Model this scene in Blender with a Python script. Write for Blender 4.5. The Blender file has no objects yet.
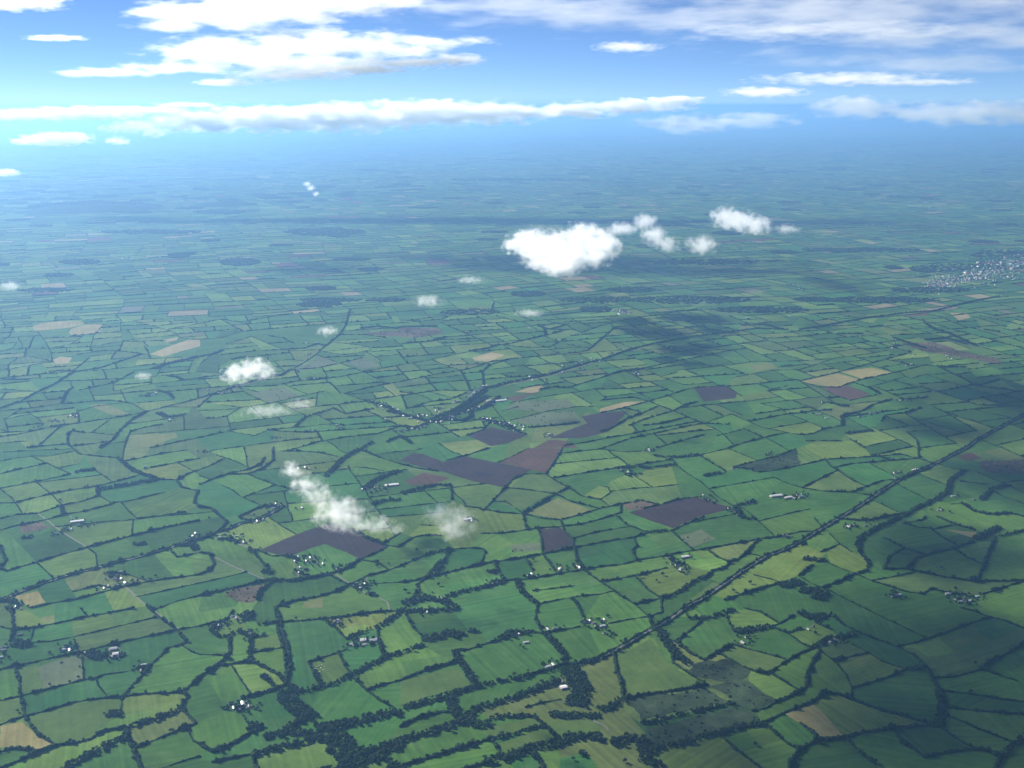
SUN_E=5.0; SKY_S=0.05; SKY_ALT=9000; SKY_AIR=1.05; SKY_DUST=0.0; SKY_OZ=4; EXPO=1.28; VB=8
HAZE_D=3.6e-5; HAZE_C=(.24,.49,.90); HAZE_G=.42; HAZE_TOP=40; PSCALE=1.0; CL_G=.4; CL_RATE=.5
CLOUDS=True
# ---------------------------------------------------------------- survey data
# Every line of the countryside, read off the photograph tile by tile (tile units: 4.8 per photo pixel), then dropped on to the ground plane.
# a thin hedge, b full hedge, c tree-lined hedge, wNN belt of trees NN metres wide, r lane, m main road, f crop edge without hedge
TILES = {
(0,608): """
c 45,0 65,60 65,110 50,160
r 58,0 75,60 78,110
a 0,90 50,88
b 85,105 160,95 300,68 420,42 540,20 640,2
a 165,100 150,150
f 205,75 200,45 262,35 262,70
f 265,0 262,70
f 350,75 350,130 370,190
a 385,0 420,42
f 540,20 545,100
a 140,180 250,160 370,135 500,105 620,75 760,45
b 0,295 120,270 250,240 300,230 400,210 480,188 600,160 700,138 800,118 850,105 960,88
r 703,-6 764,34 856,100 862,112
a 365,150 375,210
a 395,220 402,340
b 700,0 760,40 850,105 895,165 860,180 810,190
b 810,190 720,280 660,350 580,420
a 870,180 920,210 960,225
b 0,445 95,432
b 95,415 250,385 400,345 460,338
b 70,288 95,350 95,415 110,470 118,520 110,570
a 460,338 500,320 580,310 660,300
a 460,338 470,370 520,425
b 118,520 230,492 350,455 430,440 520,430 580,425
b 600,415 700,410 800,410 870,405
b 0,560 118,535
b 110,570 180,605 270,650
c 0,690 60,675 150,680 180,695 270,660 350,650 430,630 500,590 555,545
c 180,695 80,740 0,768
a 590,440 580,490
w30 520,510 590,505
w22 600,575 700,545 800,515 880,485
c 860,480 880,450 905,430 880,400 930,360 960,330
b 870,480 940,555 850,590 740,635 660,665
a 900,590 930,640 960,660
w25 330,768 400,720 500,670 600,620
c 560,545 600,575 610,620 640,680 660,768
b 590,590 650,680 700,768
r 585,570 625,640 670,768
a 780,768 880,735 960,712
w45 70,175 110,165 140,185
w45 430,215 470,235 500,240
w20 535,190 575,190
w14 80,120 110,135
w14 640,295 715,270
""",
(200,608): """
b 0,85 60,72 130,55 160,10
a 0,222 130,225
c 0,330 50,300 110,255 145,215 160,160
r 10,322 55,295 118,250 152,215 168,160
c 80,280 150,270 230,258 270,265 330,295 390,330 410,360
b 245,215 300,205 375,198
w14 240,150 240,215 235,258
w12 50,100 80,75 130,80
w12 50,125 100,140 140,135 170,100
w25 190,40 240,20 230,60
w16 200,120 250,140 320,130
w10 280,80 350,70
c 362,0 370,60 378,120 405,200 415,280 410,350
c 380,0 388,60 398,120 425,200 435,280 430,350
b 385,68 500,60 600,52
c 600,45 700,40 800,25 900,15 960,5
b 610,55 650,95 700,150
a 700,150 720,180
w14 700,120 780,115 850,95 900,70 960,30
b 850,95 860,160 870,210
w10 865,150 870,210
b 520,260 600,235 660,215 700,200
b 520,260 550,310 575,355
w8 550,310 575,345
b 670,230 700,280 715,310
a 150,290 200,350 245,410
c 200,435 270,415 350,395 400,385
w16 300,325 340,360 370,385
w18 400,385 480,400 560,385 640,365 710,330 800,285 870,245 960,215
w55 410,400 430,450 490,500 530,540
b 735,345 800,395 860,440 910,470
b 800,395 870,370 960,350
w38 550,575 650,565 750,550 850,520 960,500
a 200,505 230,550 250,580
w40 235,570 290,590
w20 310,620 400,600 450,560 500,545
c 0,650 60,690 150,655 240,615
w16 50,690 130,680
w20 260,700 360,680 450,655 540,630 620,650
w25 320,625 400,605 500,600 560,600
w60 560,600 650,610 690,650 660,700
w50 660,740 750,700 850,690 960,650
b 60,740 150,720 250,705
c 250,700 270,768
f 0,545 130,500
f 60,380 130,480
w22 650,768 760,745 860,720
w20 900,720 950,768
""",
(400,608): """
w20 0,10 80,15 180,15 280,5
b 20,50 60,90 100,130
w40 110,155 180,140 230,120 300,135
w18 330,110 380,115
w14 0,215 60,195 110,180
c 0,345 80,315 150,290 230,270 270,255
b 270,215 330,200 400,175 460,165
w20 260,195 275,240 310,290 340,330 355,370
w18 0,490 60,470 150,445 230,420 300,400 380,375 470,355 560,340 630,320
c 630,320 690,300 770,275
w25 480,145 520,125 580,145
b 460,160 560,125 620,110 680,95
b 600,135 690,120 780,105 860,90
b 625,0 650,50 690,100
b 855,0 880,45
w22 690,130 750,180 790,230 800,270
w25 800,270 850,270 900,260 960,235
w60 800,290 850,330 870,400 840,470
c 0,570 80,530 180,500 240,500
w25 0,640 100,610 200,580 290,545 350,500 420,465 520,440 600,410 680,380 760,350
w28 240,430 250,480 290,540
w35 290,540 370,560 430,560
w14 430,530 540,520 640,520
w30 720,510 800,520 960,520
a 600,465 680,455 770,440
a 610,465 600,500
w12 640,520 680,550 720,590 760,625
w12 440,635 530,610 620,585 690,570
b 400,600 440,640 490,700
w38 420,745 520,710 620,680 720,660 820,620 960,620
c 0,760 100,730 200,700 280,675 350,655 400,640
w14 640,700 680,768
w25 865,700 905,705
r 905,530 930,545 960,565
c 330,768 400,745 430,740
""",
(600,608): """
m 0,245 100,190 200,130 270,90 350,45 440,0
a 40,75 140,55 230,42
c 230,40 250,90
a 180,0 210,40
b 290,0 300,20 260,40
b 360,160 430,110 500,60
w18 420,45 500,50 560,40 640,10
b 300,120 320,150 360,160
w28 280,100 310,160 370,230 430,270
c 370,165 430,215 500,250 560,215 620,175
b 610,50 630,90 650,100
w26 640,130 720,105 820,100
b 690,0 770,20 850,50
b 820,85 880,65 930,35
b 830,85 900,120 960,165
c 900,120 960,100
b 650,175 720,200 800,220 900,245
b 820,305 880,265 960,215
b 570,225 620,245 680,280 760,310 820,310
w20 740,320 800,315
b 820,315 880,350 960,390
f 715,350 780,400 850,440
c 850,450 900,430 960,415
b 730,495 800,480 850,450
c 110,435 200,420 300,405 400,390 510,370
f 140,215 200,280 250,340 300,400
f 240,320 310,310 390,295
b 350,210 350,260 390,290 450,330 510,365
c 80,240 80,300 100,360 100,430
w28 0,490 60,470 110,440
w14 200,555 300,535 400,510 500,485 600,465 640,460
f 140,450 160,540
w22 260,680 360,655 460,630 560,605 650,580 740,560 790,545
b 790,545 870,510 960,470
b 580,625 640,670 700,715 770,768
b 780,570 850,610 900,650 950,685
c 960,670 930,720 910,768
w35 60,660 150,620 200,640 220,700
w30 200,720 300,760
r 0,545 30,570 40,590
""",
(800,608): """
b 150,30 200,75 270,110 350,145 460,185 540,225 600,275 625,330
w35 0,20 60,50 130,40
b 75,70 150,30
b 75,70 150,105
b 0,165 50,190 80,185
b 0,220 60,185
w20 70,180 150,150 250,130 290,110
b 460,190 560,165 680,125 800,80 910,45
b 770,0 850,20 910,45 960,55 1075,85
a 80,205 150,245
b 160,250 240,235 330,212
a 250,175 330,215 400,260 470,300
a 170,265 220,320 250,380 250,430
b 250,385 350,355 430,330 500,312
w18 510,295 580,300
w12 160,250 220,265
c 0,480 60,450 130,405 200,420 300,460 400,495 500,520 640,525
c 80,230 60,260 35,320 30,380 0,390
b 0,550 50,590 100,625
f 70,460 140,540 210,610
c 0,690 80,635 200,625 300,600 400,585 500,575 600,565 650,550
c 600,280 640,350 670,400 680,450 670,520 650,560
w26 670,400 685,460 670,530
b 640,345 740,330 870,305
c 850,285 900,265 960,235 1075,175
b 900,295 960,325 1040,350
b 670,395 760,405 860,420 960,438 1075,450
b 670,475 760,485 870,495 960,503 1075,512
b 690,510 780,545 860,585 960,620 1040,660
b 670,570 740,620 820,665 860,685
c 590,715 700,695 800,680 880,680 960,715
b 450,590 490,650 550,680 600,715
b 230,645 300,705 360,750
w16 470,650 530,650
f 460,190 540,240 630,255
f 550,180 600,215 650,235 740,215 850,185 960,140 1075,110
f 670,145 740,215
f 820,95 900,150
w18 960,715 1000,680 1075,630
c 960,715 940,768
""",
(0,448): """
a 0,65 70,50 150,40 230,40 350,30
a 150,40 220,70
b 0,125 80,105 150,90 230,75
a 230,75 280,100 330,130
b 0,190 100,175 180,160 300,135 350,120
a 280,92 380,75
w30 360,120 400,110 460,105
a 455,105 500,135 540,160
b 350,0 380,30 450,38 560,48
c 560,48 600,75 650,110 700,135 760,155
w22 590,70 640,110 740,150
b 590,60 690,45 790,25 900,10
a 590,0 595,45
b 90,262 160,240 250,220 350,200 430,190 500,175 600,150 680,130
w34 480,200 540,190 600,180 680,165 750,155
a 170,165 250,225 300,270
a 0,200 60,245 110,310
a 0,265 70,258
b 0,340 80,320 180,315 300,275 400,255 480,235
b 230,345 310,320 400,305 480,285 545,268
a 480,235 545,268
b 0,395 70,375 150,360 210,350
r 180,315 230,350 290,400 400,475
b 585,262 660,245 790,212
a 580,265 620,305 660,340
b 660,340 740,330 890,308
b 700,100 800,80 850,70 960,50
a 850,70 930,100
b 760,150 850,150
c 850,155 900,125 960,105
c 850,155 870,190 940,210
c 960,200 930,260 960,285
b 0,590 30,592 100,570 190,545 300,510 410,480
c 430,475 560,440 700,405 800,380 950,350
c 0,480 30,540 0,560
a 190,550 220,590 260,625
a 430,480 460,510 460,550
m 0,720 100,690 220,645 350,605 450,580 560,550 680,520 800,485 900,450 960,440
w25 110,432 155,430
w25 640,465 700,460
w28 850,465 930,465 940,490
f 100,470 160,545
f 180,685 220,745
f 60,705 180,685
b 150,768 250,745 370,725 500,690 600,665 720,640 850,622 960,605
f 310,640 350,690 370,725
b 350,690 470,660 550,645
f 650,550 720,620
a 610,610 700,600
f 740,530 840,610
f 500,690 550,768
r 600,665 650,710 700,760
a 740,768 850,735 960,710
w14 470,200 460,220
w14 710,745 750,760
b 820,500 850,525 960,505
w12 520,600 600,600
w14 0,745 60,735 100,760
w12 290,265 300,320 330,320
""",
(200,448): """
a 80,35 160,60 240,80
b 0,105 60,80 120,55
b 0,135 50,140
c 0,175 60,150 150,120 230,105 290,80 310,45
c 140,145 230,125 300,100 350,60 350,0
b 390,15 480,15 570,22 660,40
b 230,130 300,155 370,180 430,195
a 110,180 160,205 190,230 300,275
a 210,230 290,205 360,185
w26 600,140 640,100 690,50 760,10
c 780,10 860,45
a 860,45 960,80
a 740,90 830,100 880,110
w30 800,190 850,150 900,130 960,110
w28 830,270 900,250 960,250
c 0,285 50,290 100,330 130,355 100,390 60,420 0,440
c 180,325 240,305 300,280 400,268
m 0,440 80,405 160,380 200,360 260,350 330,320 400,290
w12 190,340 240,340
a 330,350 400,380 460,410
f 290,490 400,440 500,400 600,360
f 290,490 400,520 500,490 600,460 660,490 770,530
b 610,360 740,400 830,440 900,475 840,505 760,535
c 0,500 50,510 70,560 40,590 0,608
r 150,430 200,470 270,495
w10 90,440 150,435 200,455
b 270,495 350,520 410,540
c 230,510 320,570
w35 310,590 350,600
r 40,510 150,565 310,640
c 0,708 100,685 200,665 300,640 350,630 450,635 560,620 640,600 700,580 770,535
w14 330,635 450,640 600,610
r 640,600 700,640 780,690 850,715 900,740 910,768
b 630,605 690,645 770,695
w16 350,645 290,690 280,730
c 340,760 450,735 560,715 650,690 715,670
b 720,640 800,615 880,595 960,570
b 770,540 850,550 900,560
b 870,450 960,410
b 880,475 940,485
w18 750,410 800,430 870,455
w22 810,670 860,690
a 850,650 960,640
w12 120,450 190,430
w10 420,520 470,540
w10 460,590 530,600
""",  # belt along the plough's edge: trees standing in for its shadow line
(400,448): """
b 220,60 310,38 430,0
a 190,0 250,20 310,40
f 310,40 470,70
a 470,70 540,40 620,0
b 700,125 740,70 780,0
b 500,190 540,150 600,125 700,125
b 700,125 750,160 810,190
b 520,190 600,200 680,210 740,215
c 810,190 750,220 700,250 640,285 580,315
b 810,190 870,230 960,245
b 760,235 830,260 930,300
b 590,320 690,340 770,345 850,325 930,300 960,300
b 500,190 440,260 400,300 370,325
a 440,255 510,260 550,285 580,300
b 380,310 480,310 590,320
b 605,325 610,395
b 390,410 480,410 560,400 660,385 770,378 870,365 960,345
b 660,390 680,430 680,500
b 770,350 790,400 830,440 835,480
b 835,425 900,415 960,400
b 840,468 960,455
c 0,650 80,635 180,610 300,580 400,555 500,540 600,525 700,505 835,480
b 250,480 330,480 400,485 410,500 385,550
b 600,530 640,590
b 690,520 750,575
c 835,480 850,540 870,570
c 450,560 500,620
w30 425,590 465,600
b 500,640 600,630 700,615 780,600 850,590 960,570
b 880,575 930,620 960,640
w12 120,610 200,520
w12 170,610 240,500
b 0,565 60,540 140,515
w16 150,500 240,480
b 0,470 60,430 110,420 200,420
a 100,370 190,375
w26 20,210 100,195 160,180 240,150
w14 245,170 255,200
b 245,180 250,250
w18 0,230 80,230
b 310,280 390,290
f 100,90 210,115 350,160 500,190
c 0,75 100,100 180,110
w20 220,715 300,690 400,670 500,650
w20 560,640 590,700 640,768
w14 620,680 660,685
a 650,690 740,675 840,660
a 660,750 780,725 870,710 960,700
w10 820,730 850,740
w10 870,710 900,715
w34 20,750 100,720 200,730 260,768
b 120,625 80,660 95,680 70,700 75,720
w14 600,620 650,625
w10 830,560 880,575
""",
(600,448): """
w26 110,95 200,90 220,105
w12 230,95 360,85
a 0,180 40,190 50,215 0,245
a 340,55 400,110 480,160 560,230 640,280 690,290 780,370 840,415
w14 250,35 310,45 380,45 470,40
a 0,10 120,20 200,15
a 480,30 600,10
b 640,80 740,65 850,40 940,5
b 760,118 850,105 960,80
a 830,140 900,170 960,195
a 640,100 720,100 760,115
w24 500,135 570,120
w10 640,100 730,105
f 140,310 210,290
b 210,290 300,270 380,245 470,235
f 470,235 540,260 620,280 600,300 500,325
f 350,385 260,355 140,310
b 340,400 400,370 500,335
b 0,290 100,270 190,250
b 190,250 280,270
b 0,340 100,310 100,270
a 0,255 50,275
b 75,330 130,370 230,400
a 0,400 150,370
w16 230,410 340,400
b 0,455 80,440 160,430 230,410
b 340,405 400,450 450,490
b 165,440 180,470 155,490 175,535
b 0,570 100,560 200,535 300,520 400,500 500,485 640,460 780,435 860,425 900,415 960,405
b 0,645 80,630 200,605 320,575
b 510,490 560,520 620,545
c 620,550 660,535 700,505 760,450
a 700,505 800,530
m 400,768 500,720 600,650 700,580 800,520 880,490 940,460
w14 340,710 400,680 450,640 510,610
c 160,740 250,730 340,710
c 510,610 540,590 600,575 620,550
b 0,640 60,680 100,710 160,740
b 170,635 230,680 300,715
a 0,705 60,695
b 290,730 300,768
c 600,730 700,695 800,665 870,650
w45 870,670 960,640
a 740,610 820,630 880,640
f 510,640 590,655
w16 650,270 740,255
w22 640,310 690,340 740,345
w16 320,520 360,550 400,560
w10 120,130 200,125
f 370,170 390,215
""",
(800,448): """
b 0,85 60,70 120,55 200,50 300,45 400,38 480,30 570,35
b 570,0 570,45
b 120,55 150,90 200,120 260,160 320,185
b 165,85 250,75 350,68 500,55 570,50 640,65
f 30,5 120,50
b 5,190 90,150 175,112
b 250,210 330,180 400,155 470,135
b 20,190 120,208 250,212 350,222
m 0,455 100,390 200,330 300,270 400,200 500,140 600,100 700,50 800,0
w14 480,150 560,110 620,90
a 70,340 110,380
a 0,400 80,390
c 190,350 320,350 430,325 520,305
w22 280,470 290,430 370,385 470,340 560,290 650,250 710,210 720,160 790,120
w12 280,470 290,510 330,550 320,590
a 140,410 190,460 250,500
b 100,500 190,462
c 0,610 60,560
w35 20,530 70,540 120,540
a 150,560 250,600
c 110,670 200,635 260,605 320,590
w50 0,680 60,690 110,690 90,730
b 280,610 350,640 430,665 510,690 590,700
b 400,580 430,520 500,480
c 400,580 500,580 600,600 700,620 830,640 1075,635
b 400,430 500,480 600,505
c 515,570 560,530 640,505 750,480 830,450
b 490,365 560,380 650,388 740,378
b 500,360 590,345 600,330
b 740,505 810,530 870,555
c 850,640 880,570 910,490 930,430
b 620,405 700,440 760,465
w16 780,290 840,305 920,320 1000,340
w32 840,440 900,410 960,380
c 660,330 750,370 840,395
w24 870,250 920,200 1000,180
b 590,700 630,675 720,690
b 880,700 960,675 1075,640
b 770,160 900,175
a 660,90 740,100 820,110
a 720,270 800,265
w14 380,52 430,52
w16 500,125 550,125
w16 700,700 760,700 830,720
w10 260,360 330,355
w12 950,430 1075,400
c 960,300 1075,330
""",
(0,288): """
a 0,268 80,262
a 0,300 60,290 80,262
a 180,210 220,260 245,310 255,350
f 155,175 160,205 180,210
a 410,172 500,175 600,165 700,150 830,150
a 498,180 450,230 435,285
a 250,290 340,270 400,230
a 435,280 560,260 700,240 850,225
a 580,170 580,205
a 610,200 630,220
a 640,165 740,185 820,205 870,240 960,245
a 800,190 960,170
b 370,320 500,300 600,305 700,320
w14 0,580 100,545 180,500 260,465 350,420
c 350,420 480,385 600,345 680,335
c 240,400 330,395 380,410
b 350,395 430,335
a 0,400 100,380 250,360
a 0,340 150,330 250,350
a 0,310 120,290 240,280
c 0,435 60,440 140,440
a 0,485 80,490 180,500
b 300,545 350,555 430,545 540,540 640,545
w14 290,545 320,500 350,480
a 0,610 100,585 200,570 330,550
b 380,490 480,470 560,455
a 545,430 545,495 700,465 860,445 960,430
b 545,435 640,405
a 430,500 455,530
a 580,500 610,530
w35 740,390 800,365 870,350 950,330
a 800,415 960,400
a 900,400 920,360
w20 800,430 850,430 880,440
w14 660,520 720,520
w16 760,495 820,510 830,530
a 610,540 690,590
b 710,590 800,570 900,545 960,530
w32 760,600 800,620 850,615
w14 850,615 900,605
a 800,590 940,570
b 0,715 100,700 230,670 330,655 400,645 500,630 600,615 700,590
w24 245,655 300,650
a 20,620 150,605 200,640
a 0,680 40,690 20,630
a 380,590 450,570 600,560
c 480,768 540,730 580,680 630,635 700,600
w14 640,620 710,600
b 600,768 610,720 625,690 690,670 780,655
c 325,750 325,700 350,685 400,675
a 350,695 440,695 550,700
a 440,690 540,640
a 500,640 505,665
a 0,745 130,735
b 130,768 240,755 330,750
b 720,768 850,740 960,715
""",
(200,288): """
r 0,530 100,505 200,470 300,440 390,420 430,395 480,365 550,320 600,280 680,225
c 0,525 100,498 200,465 300,435 390,415
b 430,400 480,370 550,325 600,285
c 590,280 670,225 700,180 720,100
b 0,170 100,150 200,165 300,145 400,130 500,120
a 0,250 100,240 210,225
a 100,210 230,205
a 130,270 250,240
a 240,225 320,265 400,300
c 400,300 500,290 560,280
b 330,230 400,240 450,265
w24 0,330 60,320 110,300
a 0,365 60,340
w16 150,345 220,330
a 90,370 90,410
a 0,405 90,410
a 280,360 420,345 500,340
a 180,480 280,500
b 60,525 200,510
a 190,485 230,510 330,555
b 190,500 350,470 480,445 560,420
b 440,410 560,385 680,360 780,335
a 560,325 680,365 790,400
b 560,455 680,425 800,400 880,385 960,370
a 600,310 700,320 820,300
w16 390,430 450,405
w20 520,440 600,440
b 690,505 800,480 900,460 960,450
a 400,470 520,520
a 780,410 900,465
a 330,555 480,520 600,495
c 640,580 700,605 830,580
a 370,560 520,620
w12 450,670 510,620 560,605 640,580
b 0,720 130,690
a 135,640 150,690 260,710 330,680 460,665
a 60,630 180,605
a 200,590 330,555
b 330,690 420,690 520,705
b 430,700 550,690 700,680 850,670 960,655
b 420,760 560,740 700,715 850,700 960,680
a 560,620 700,670
a 700,510 800,550
w20 820,545 900,570 960,600
w16 860,585 960,610
b 800,610 960,640
w16 760,768 830,740
a 100,560 200,575
b 300,300 400,290
w18 530,260 600,265
w14 30,625 80,620
b 0,575 60,540
w30 770,195 850,185 950,195
b 680,240 800,225 900,240
a 610,275 640,260 800,280
w20 960,700 900,740
""",
(400,288): """
w26 0,188 80,185 180,185
c 30,265 150,255 220,235
w16 150,250 220,240
b 0,155 100,160 200,150 250,130
c 450,70 440,110
a 440,110 520,130
w18 670,190 720,200 800,175
w20 690,205 700,230
b 660,180 750,170 830,180
b 720,210 830,200 870,215 960,185
c 500,260 600,250 690,230 800,210
b 470,270 600,285 715,285 800,240
b 540,335 700,325 850,310 900,300
c 900,300 960,250
a 800,270 900,275
a 800,350 900,345
w30 280,580 350,540 410,490
w26 410,490 500,460 600,440 700,420 800,390 900,360 960,345
r 410,500 500,470 600,450 700,430 800,400 900,370 960,352
c 300,400 320,450 345,490
b 345,490 470,475
c 395,470 395,400 430,370 540,340
b 0,450 100,430 200,410 300,395 380,375 430,355 520,345
w20 340,300 420,290 480,275
a 0,370 150,345 280,395
a 150,345 260,320 330,310
a 400,420 550,405
a 400,450 550,430
a 450,390 600,370
w20 0,600 60,620 130,640 200,610 280,640 320,630
w32 -60,590 0,605 80,625 130,640
w34 180,640 260,610 340,570 420,520
w26 300,640 340,620 330,600
w22 380,560 440,545 480,520
w16 420,630 500,650 590,675
w14 250,590 330,545 400,500
w24 200,610 280,580 350,545
w16 0,680 80,670 160,640 260,640
b 0,500 80,505 200,490 330,500
b 30,580 150,545 240,535 330,500
a 140,510 260,540
f 110,768 240,725 320,708
b 320,708 400,680 430,665
f 520,745 610,705
b 430,665 520,680 600,700
b 170,665 280,705
w12 400,640 480,650 580,665
a 490,590 570,570
a 530,635 640,610 690,595 850,570 930,570
a 530,550 700,520 850,500 960,480
w20 670,490 740,475 810,490
a 780,440 850,465
b 800,470 960,430
c 620,670 800,655 860,645
w14 350,590 430,570 480,545
w20 0,720 60,750
""",
(600,288): """
c 0,250 70,190
b 0,180 50,170 75,185
w16 0,350 60,325 150,295 250,270 350,250 480,230 600,215 750,195 900,200
w22 270,245 340,240
c 20,430 90,400 150,400 210,385
b 210,385 300,365 400,345 500,325 600,305 700,290
w18 50,400 130,395 210,385
b 0,540 100,530 165,525 235,545 350,590 490,645
b 0,600 120,575 230,545
b 235,540 330,515 420,485 500,475 600,460
a 330,520 400,555
b 350,580 470,545
w12 400,555 440,550
b 110,590 180,590 200,610
c 0,690 40,680 135,625 210,605
b 190,590 280,580
b 150,660 210,630 350,600
c 210,660 300,650 420,620
w14 280,655 330,655
a 380,670 490,645
b 130,660 230,620
b 0,768 150,720 300,690 430,660 500,650 620,655
a 560,710 680,680
a 490,650 580,690 640,745
b 270,768 400,730 500,705
a 100,320 200,350
a 120,310 230,300 380,345
a 430,350 520,375 620,370 710,350
a 210,390 290,425 400,465
a 290,430 370,405
a 640,610 780,670 880,690 960,700
b 600,768 700,740 820,710 900,700
a 500,630 620,600
a 770,555 870,580 900,600
b 720,620 900,605 960,600
a 640,310 720,350 730,370
a 720,370 960,340
a 640,430 830,395 960,390
a 830,400 900,430 960,440
a 810,490 900,470
a 600,480 680,520
w20 680,180 780,175 880,180
b 200,210 350,200 500,180
b 80,160 200,140 400,110 500,95
b 60,200 190,225
""",
(800,288): """
b 0,440 180,405 400,345 530,310
f 180,405 290,440
b 290,440 440,410 600,370 700,375
b 90,470 180,478 290,440
a 340,475 500,440
a 480,415 530,435 600,415
w22 320,480 380,490
a 0,360 150,340 300,320 420,300
a 0,395 170,350
a 0,460 100,480 180,520 240,540
a 240,540 400,505
w16 130,550 230,570
w16 480,535 600,530
c 0,600 60,590 150,585
c 200,610 300,590 350,560 440,535
w14 200,620 210,660
b 0,710 60,700 120,675 200,660
b 390,640 410,610 500,600 600,660 700,720 740,740
c 510,590 580,575
w20 220,700 300,690 350,685
b 30,735 200,735
b 240,725 310,768
a 510,690 640,680
b 510,690 560,730 565,768
b 700,700 850,690
m 800,768 850,730 960,670 1075,610
w22 0,200 100,185 230,160 350,140 500,120 650,110 800,70 960,40
w26 180,220 300,220
w20 330,190 400,180
w30 600,170 650,200 720,220 850,280
w24 450,240 600,290
w30 600,250 700,240 800,270
c 650,400 750,420 850,470 960,440
b 640,570 700,600 840,680
w20 880,200 960,210
w20 660,380 800,380
c 850,480 1075,500
b 600,480 850,560 1075,570
""",
}
# crops that differ from pasture: tile, kind, outline
CROPS = [
((0,608),'stubble','205,75 200,45 262,35 262,70'),
((0,608),'rough','175,290 300,240 395,222 400,340 250,380 200,385'),
((0,608),'olive','70,292 175,275 205,385 100,408'),
((0,608),'gold','0,568 105,548 180,610 262,655 170,685 110,668 0,670'),
((0,608),'olive','0,448 90,440 110,525 0,550'),
((0,608),'olive','125,530 350,460 500,440 575,440 580,490 510,560 400,625 290,645 180,600 120,565'),
((200,448),'plough','290,490 400,440 500,400 612,362 740,405 900,475 840,505 765,532 700,500 640,478 600,460 520,485 430,520 360,508'),
((200,448),'stubble','500,738 590,720 590,768 490,768'),
((200,448),'heath','120,690 330,652 280,700 260,740 170,735'),
((200,448),'olive','120,535 240,545 300,575 305,625 200,580'),
((0,448),'stubble','315,645 370,632 385,665 345,685'),
((0,448),'gold','65,712 180,688 220,742 140,762'),
((0,448),'heath','90,370 210,355 260,385 130,410'),
((0,288),'gold','155,185 200,170 290,160 380,160 410,172 340,190 250,200 165,205'),
((0,288),'gold','330,215 345,195 400,178 480,172 498,180 480,210 400,225 345,228'),
((0,288),'sand','255,345 290,330 345,335 330,360 270,365'),
((0,288),'sand','715,318 800,285 900,250 960,250 960,280 850,310 780,330'),
((0,288),'stubble','640,712 840,695 855,715 700,765 620,760'),
((0,288),'stubble','430,565 500,555 620,605 540,612'),
((0,288),'sand','780,250 855,235 850,250 800,262'),
((200,288),'rough','460,392 570,328 670,360 500,395'),
((200,288),'rough','690,355 790,338 870,375 790,390'),
((200,288),'rough','240,505 400,475 480,520 330,550'),
((200,288),'heath','765,215 960,205 960,232 830,225'),
((400,288),'heath','0,190 190,195 210,222 100,238 0,235'),
((400,288),'sand','345,335 440,308 505,322 430,352 360,350'),
((400,288),'plough','325,708 440,668 612,705 520,745 440,760'),
((400,288),'rough','530,637 690,600 830,590 870,635 700,660 600,655'),
((400,288),'rough','690,595 850,570 800,535 560,545 500,580'),
((400,288),'sand','550,500 670,460 690,480 650,505'),
((400,288),'earth','490,530 660,500 560,545'),
((400,288),'plough','870,618 960,600 1095,590 1000,690 870,722 720,722 800,685 900,650'),
((400,288),'earth','640,768 720,728 800,735 860,768'),
((600,288),'plough','450,480 600,465 660,500 650,530 500,545'),
((600,288),'sand','0,580 120,548 220,545 100,575 0,598'),
((600,288),'stubble','720,375 820,360 850,382 740,405'),
((0,0),'none','690,510 800,500 960,500 960,560 870,570 760,540'),
((800,288),'gold','0,450 180,410 288,440 230,465 170,476 100,468'),
((800,288),'gold','192,402 340,382 440,405 300,438'),
((800,288),'earth','105,475 230,470 330,505 320,520 240,538 170,515'),
((800,288),'heath','490,260 640,260 760,300 960,340 960,370 780,335 600,305'),
((800,288),'sand','720,120 800,120 820,145 760,155'),
((400,448),'plough','0,62 60,25 110,30 210,68 310,42 470,72 630,105 580,130 500,190 350,160 210,115 100,92'),
((400,448),'earth','480,70 620,2 780,2 700,122 630,105'),
((400,448),'earth','20,160 120,118 240,145 160,175 60,180'),
((400,448),'stubble','610,315 760,240 930,300 770,342'),
((400,448),'olive','445,255 520,195 735,215 580,300'),
((400,448),'olive','530,190 600,128 700,128 800,188 740,212'),
((400,448),'plough','665,392 768,382 830,440 832,478 684,505'),
((400,448),'rough','520,470 670,455 675,490 540,500'),
((600,448),'plough','140,310 210,292 300,272 380,248 470,238 540,262 620,282 600,300 500,325 430,350 350,385 260,355'),
((600,448),'heath','105,270 190,252 285,270 210,290 120,302'),
((600,448),'rough','380,420 490,390 560,440 440,480'),
((600,448),'moor','650,82 950,12 960,75 760,116'),
((800,448),'gold','690,392 850,405 825,432 760,410'),
((800,448),'earth','750,40 820,20 870,50 800,65'),
((800,448),'heath','870,60 960,60 1075,50 1075,130 900,120'),
((0,0),'none',''),
((400,608),'olive','410,575 640,530 680,565 430,628'),
((400,608),'olive','470,655 690,580 740,630 500,700'),
((400,608),'olive','700,535 960,540 960,605 820,615 760,620 680,550'),
((400,608),'olive','0,355 270,285 340,370 160,420 0,470'),
((600,608),'olive','85,230 240,150 350,290 510,365 300,400 120,430'),
((600,608),'moor','420,300 520,250 640,240 720,290 690,340 560,350'),
((600,608),'moor','120,450 300,410 510,375 640,455 400,505 200,550'),
((600,608),'moor','520,375 700,350 850,445 730,490 640,450'),
((600,608),'moor','220,570 640,470 740,500 760,545 560,600 260,675'),
((600,608),'olive','580,210 640,180 900,250 820,300 760,305 680,275'),
((600,608),'gold','890,510 960,475 1000,500 1000,570 940,545'),
((800,608),'gold','0,485 70,465 210,615 100,622 0,550'),
((800,608),'olive','670,150 820,100 900,150 740,212'),
((800,608),'olive','500,195 540,190 640,250 600,265'),
((600,448),'olive','380,768 540,645 580,655 470,730'),
]
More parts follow.
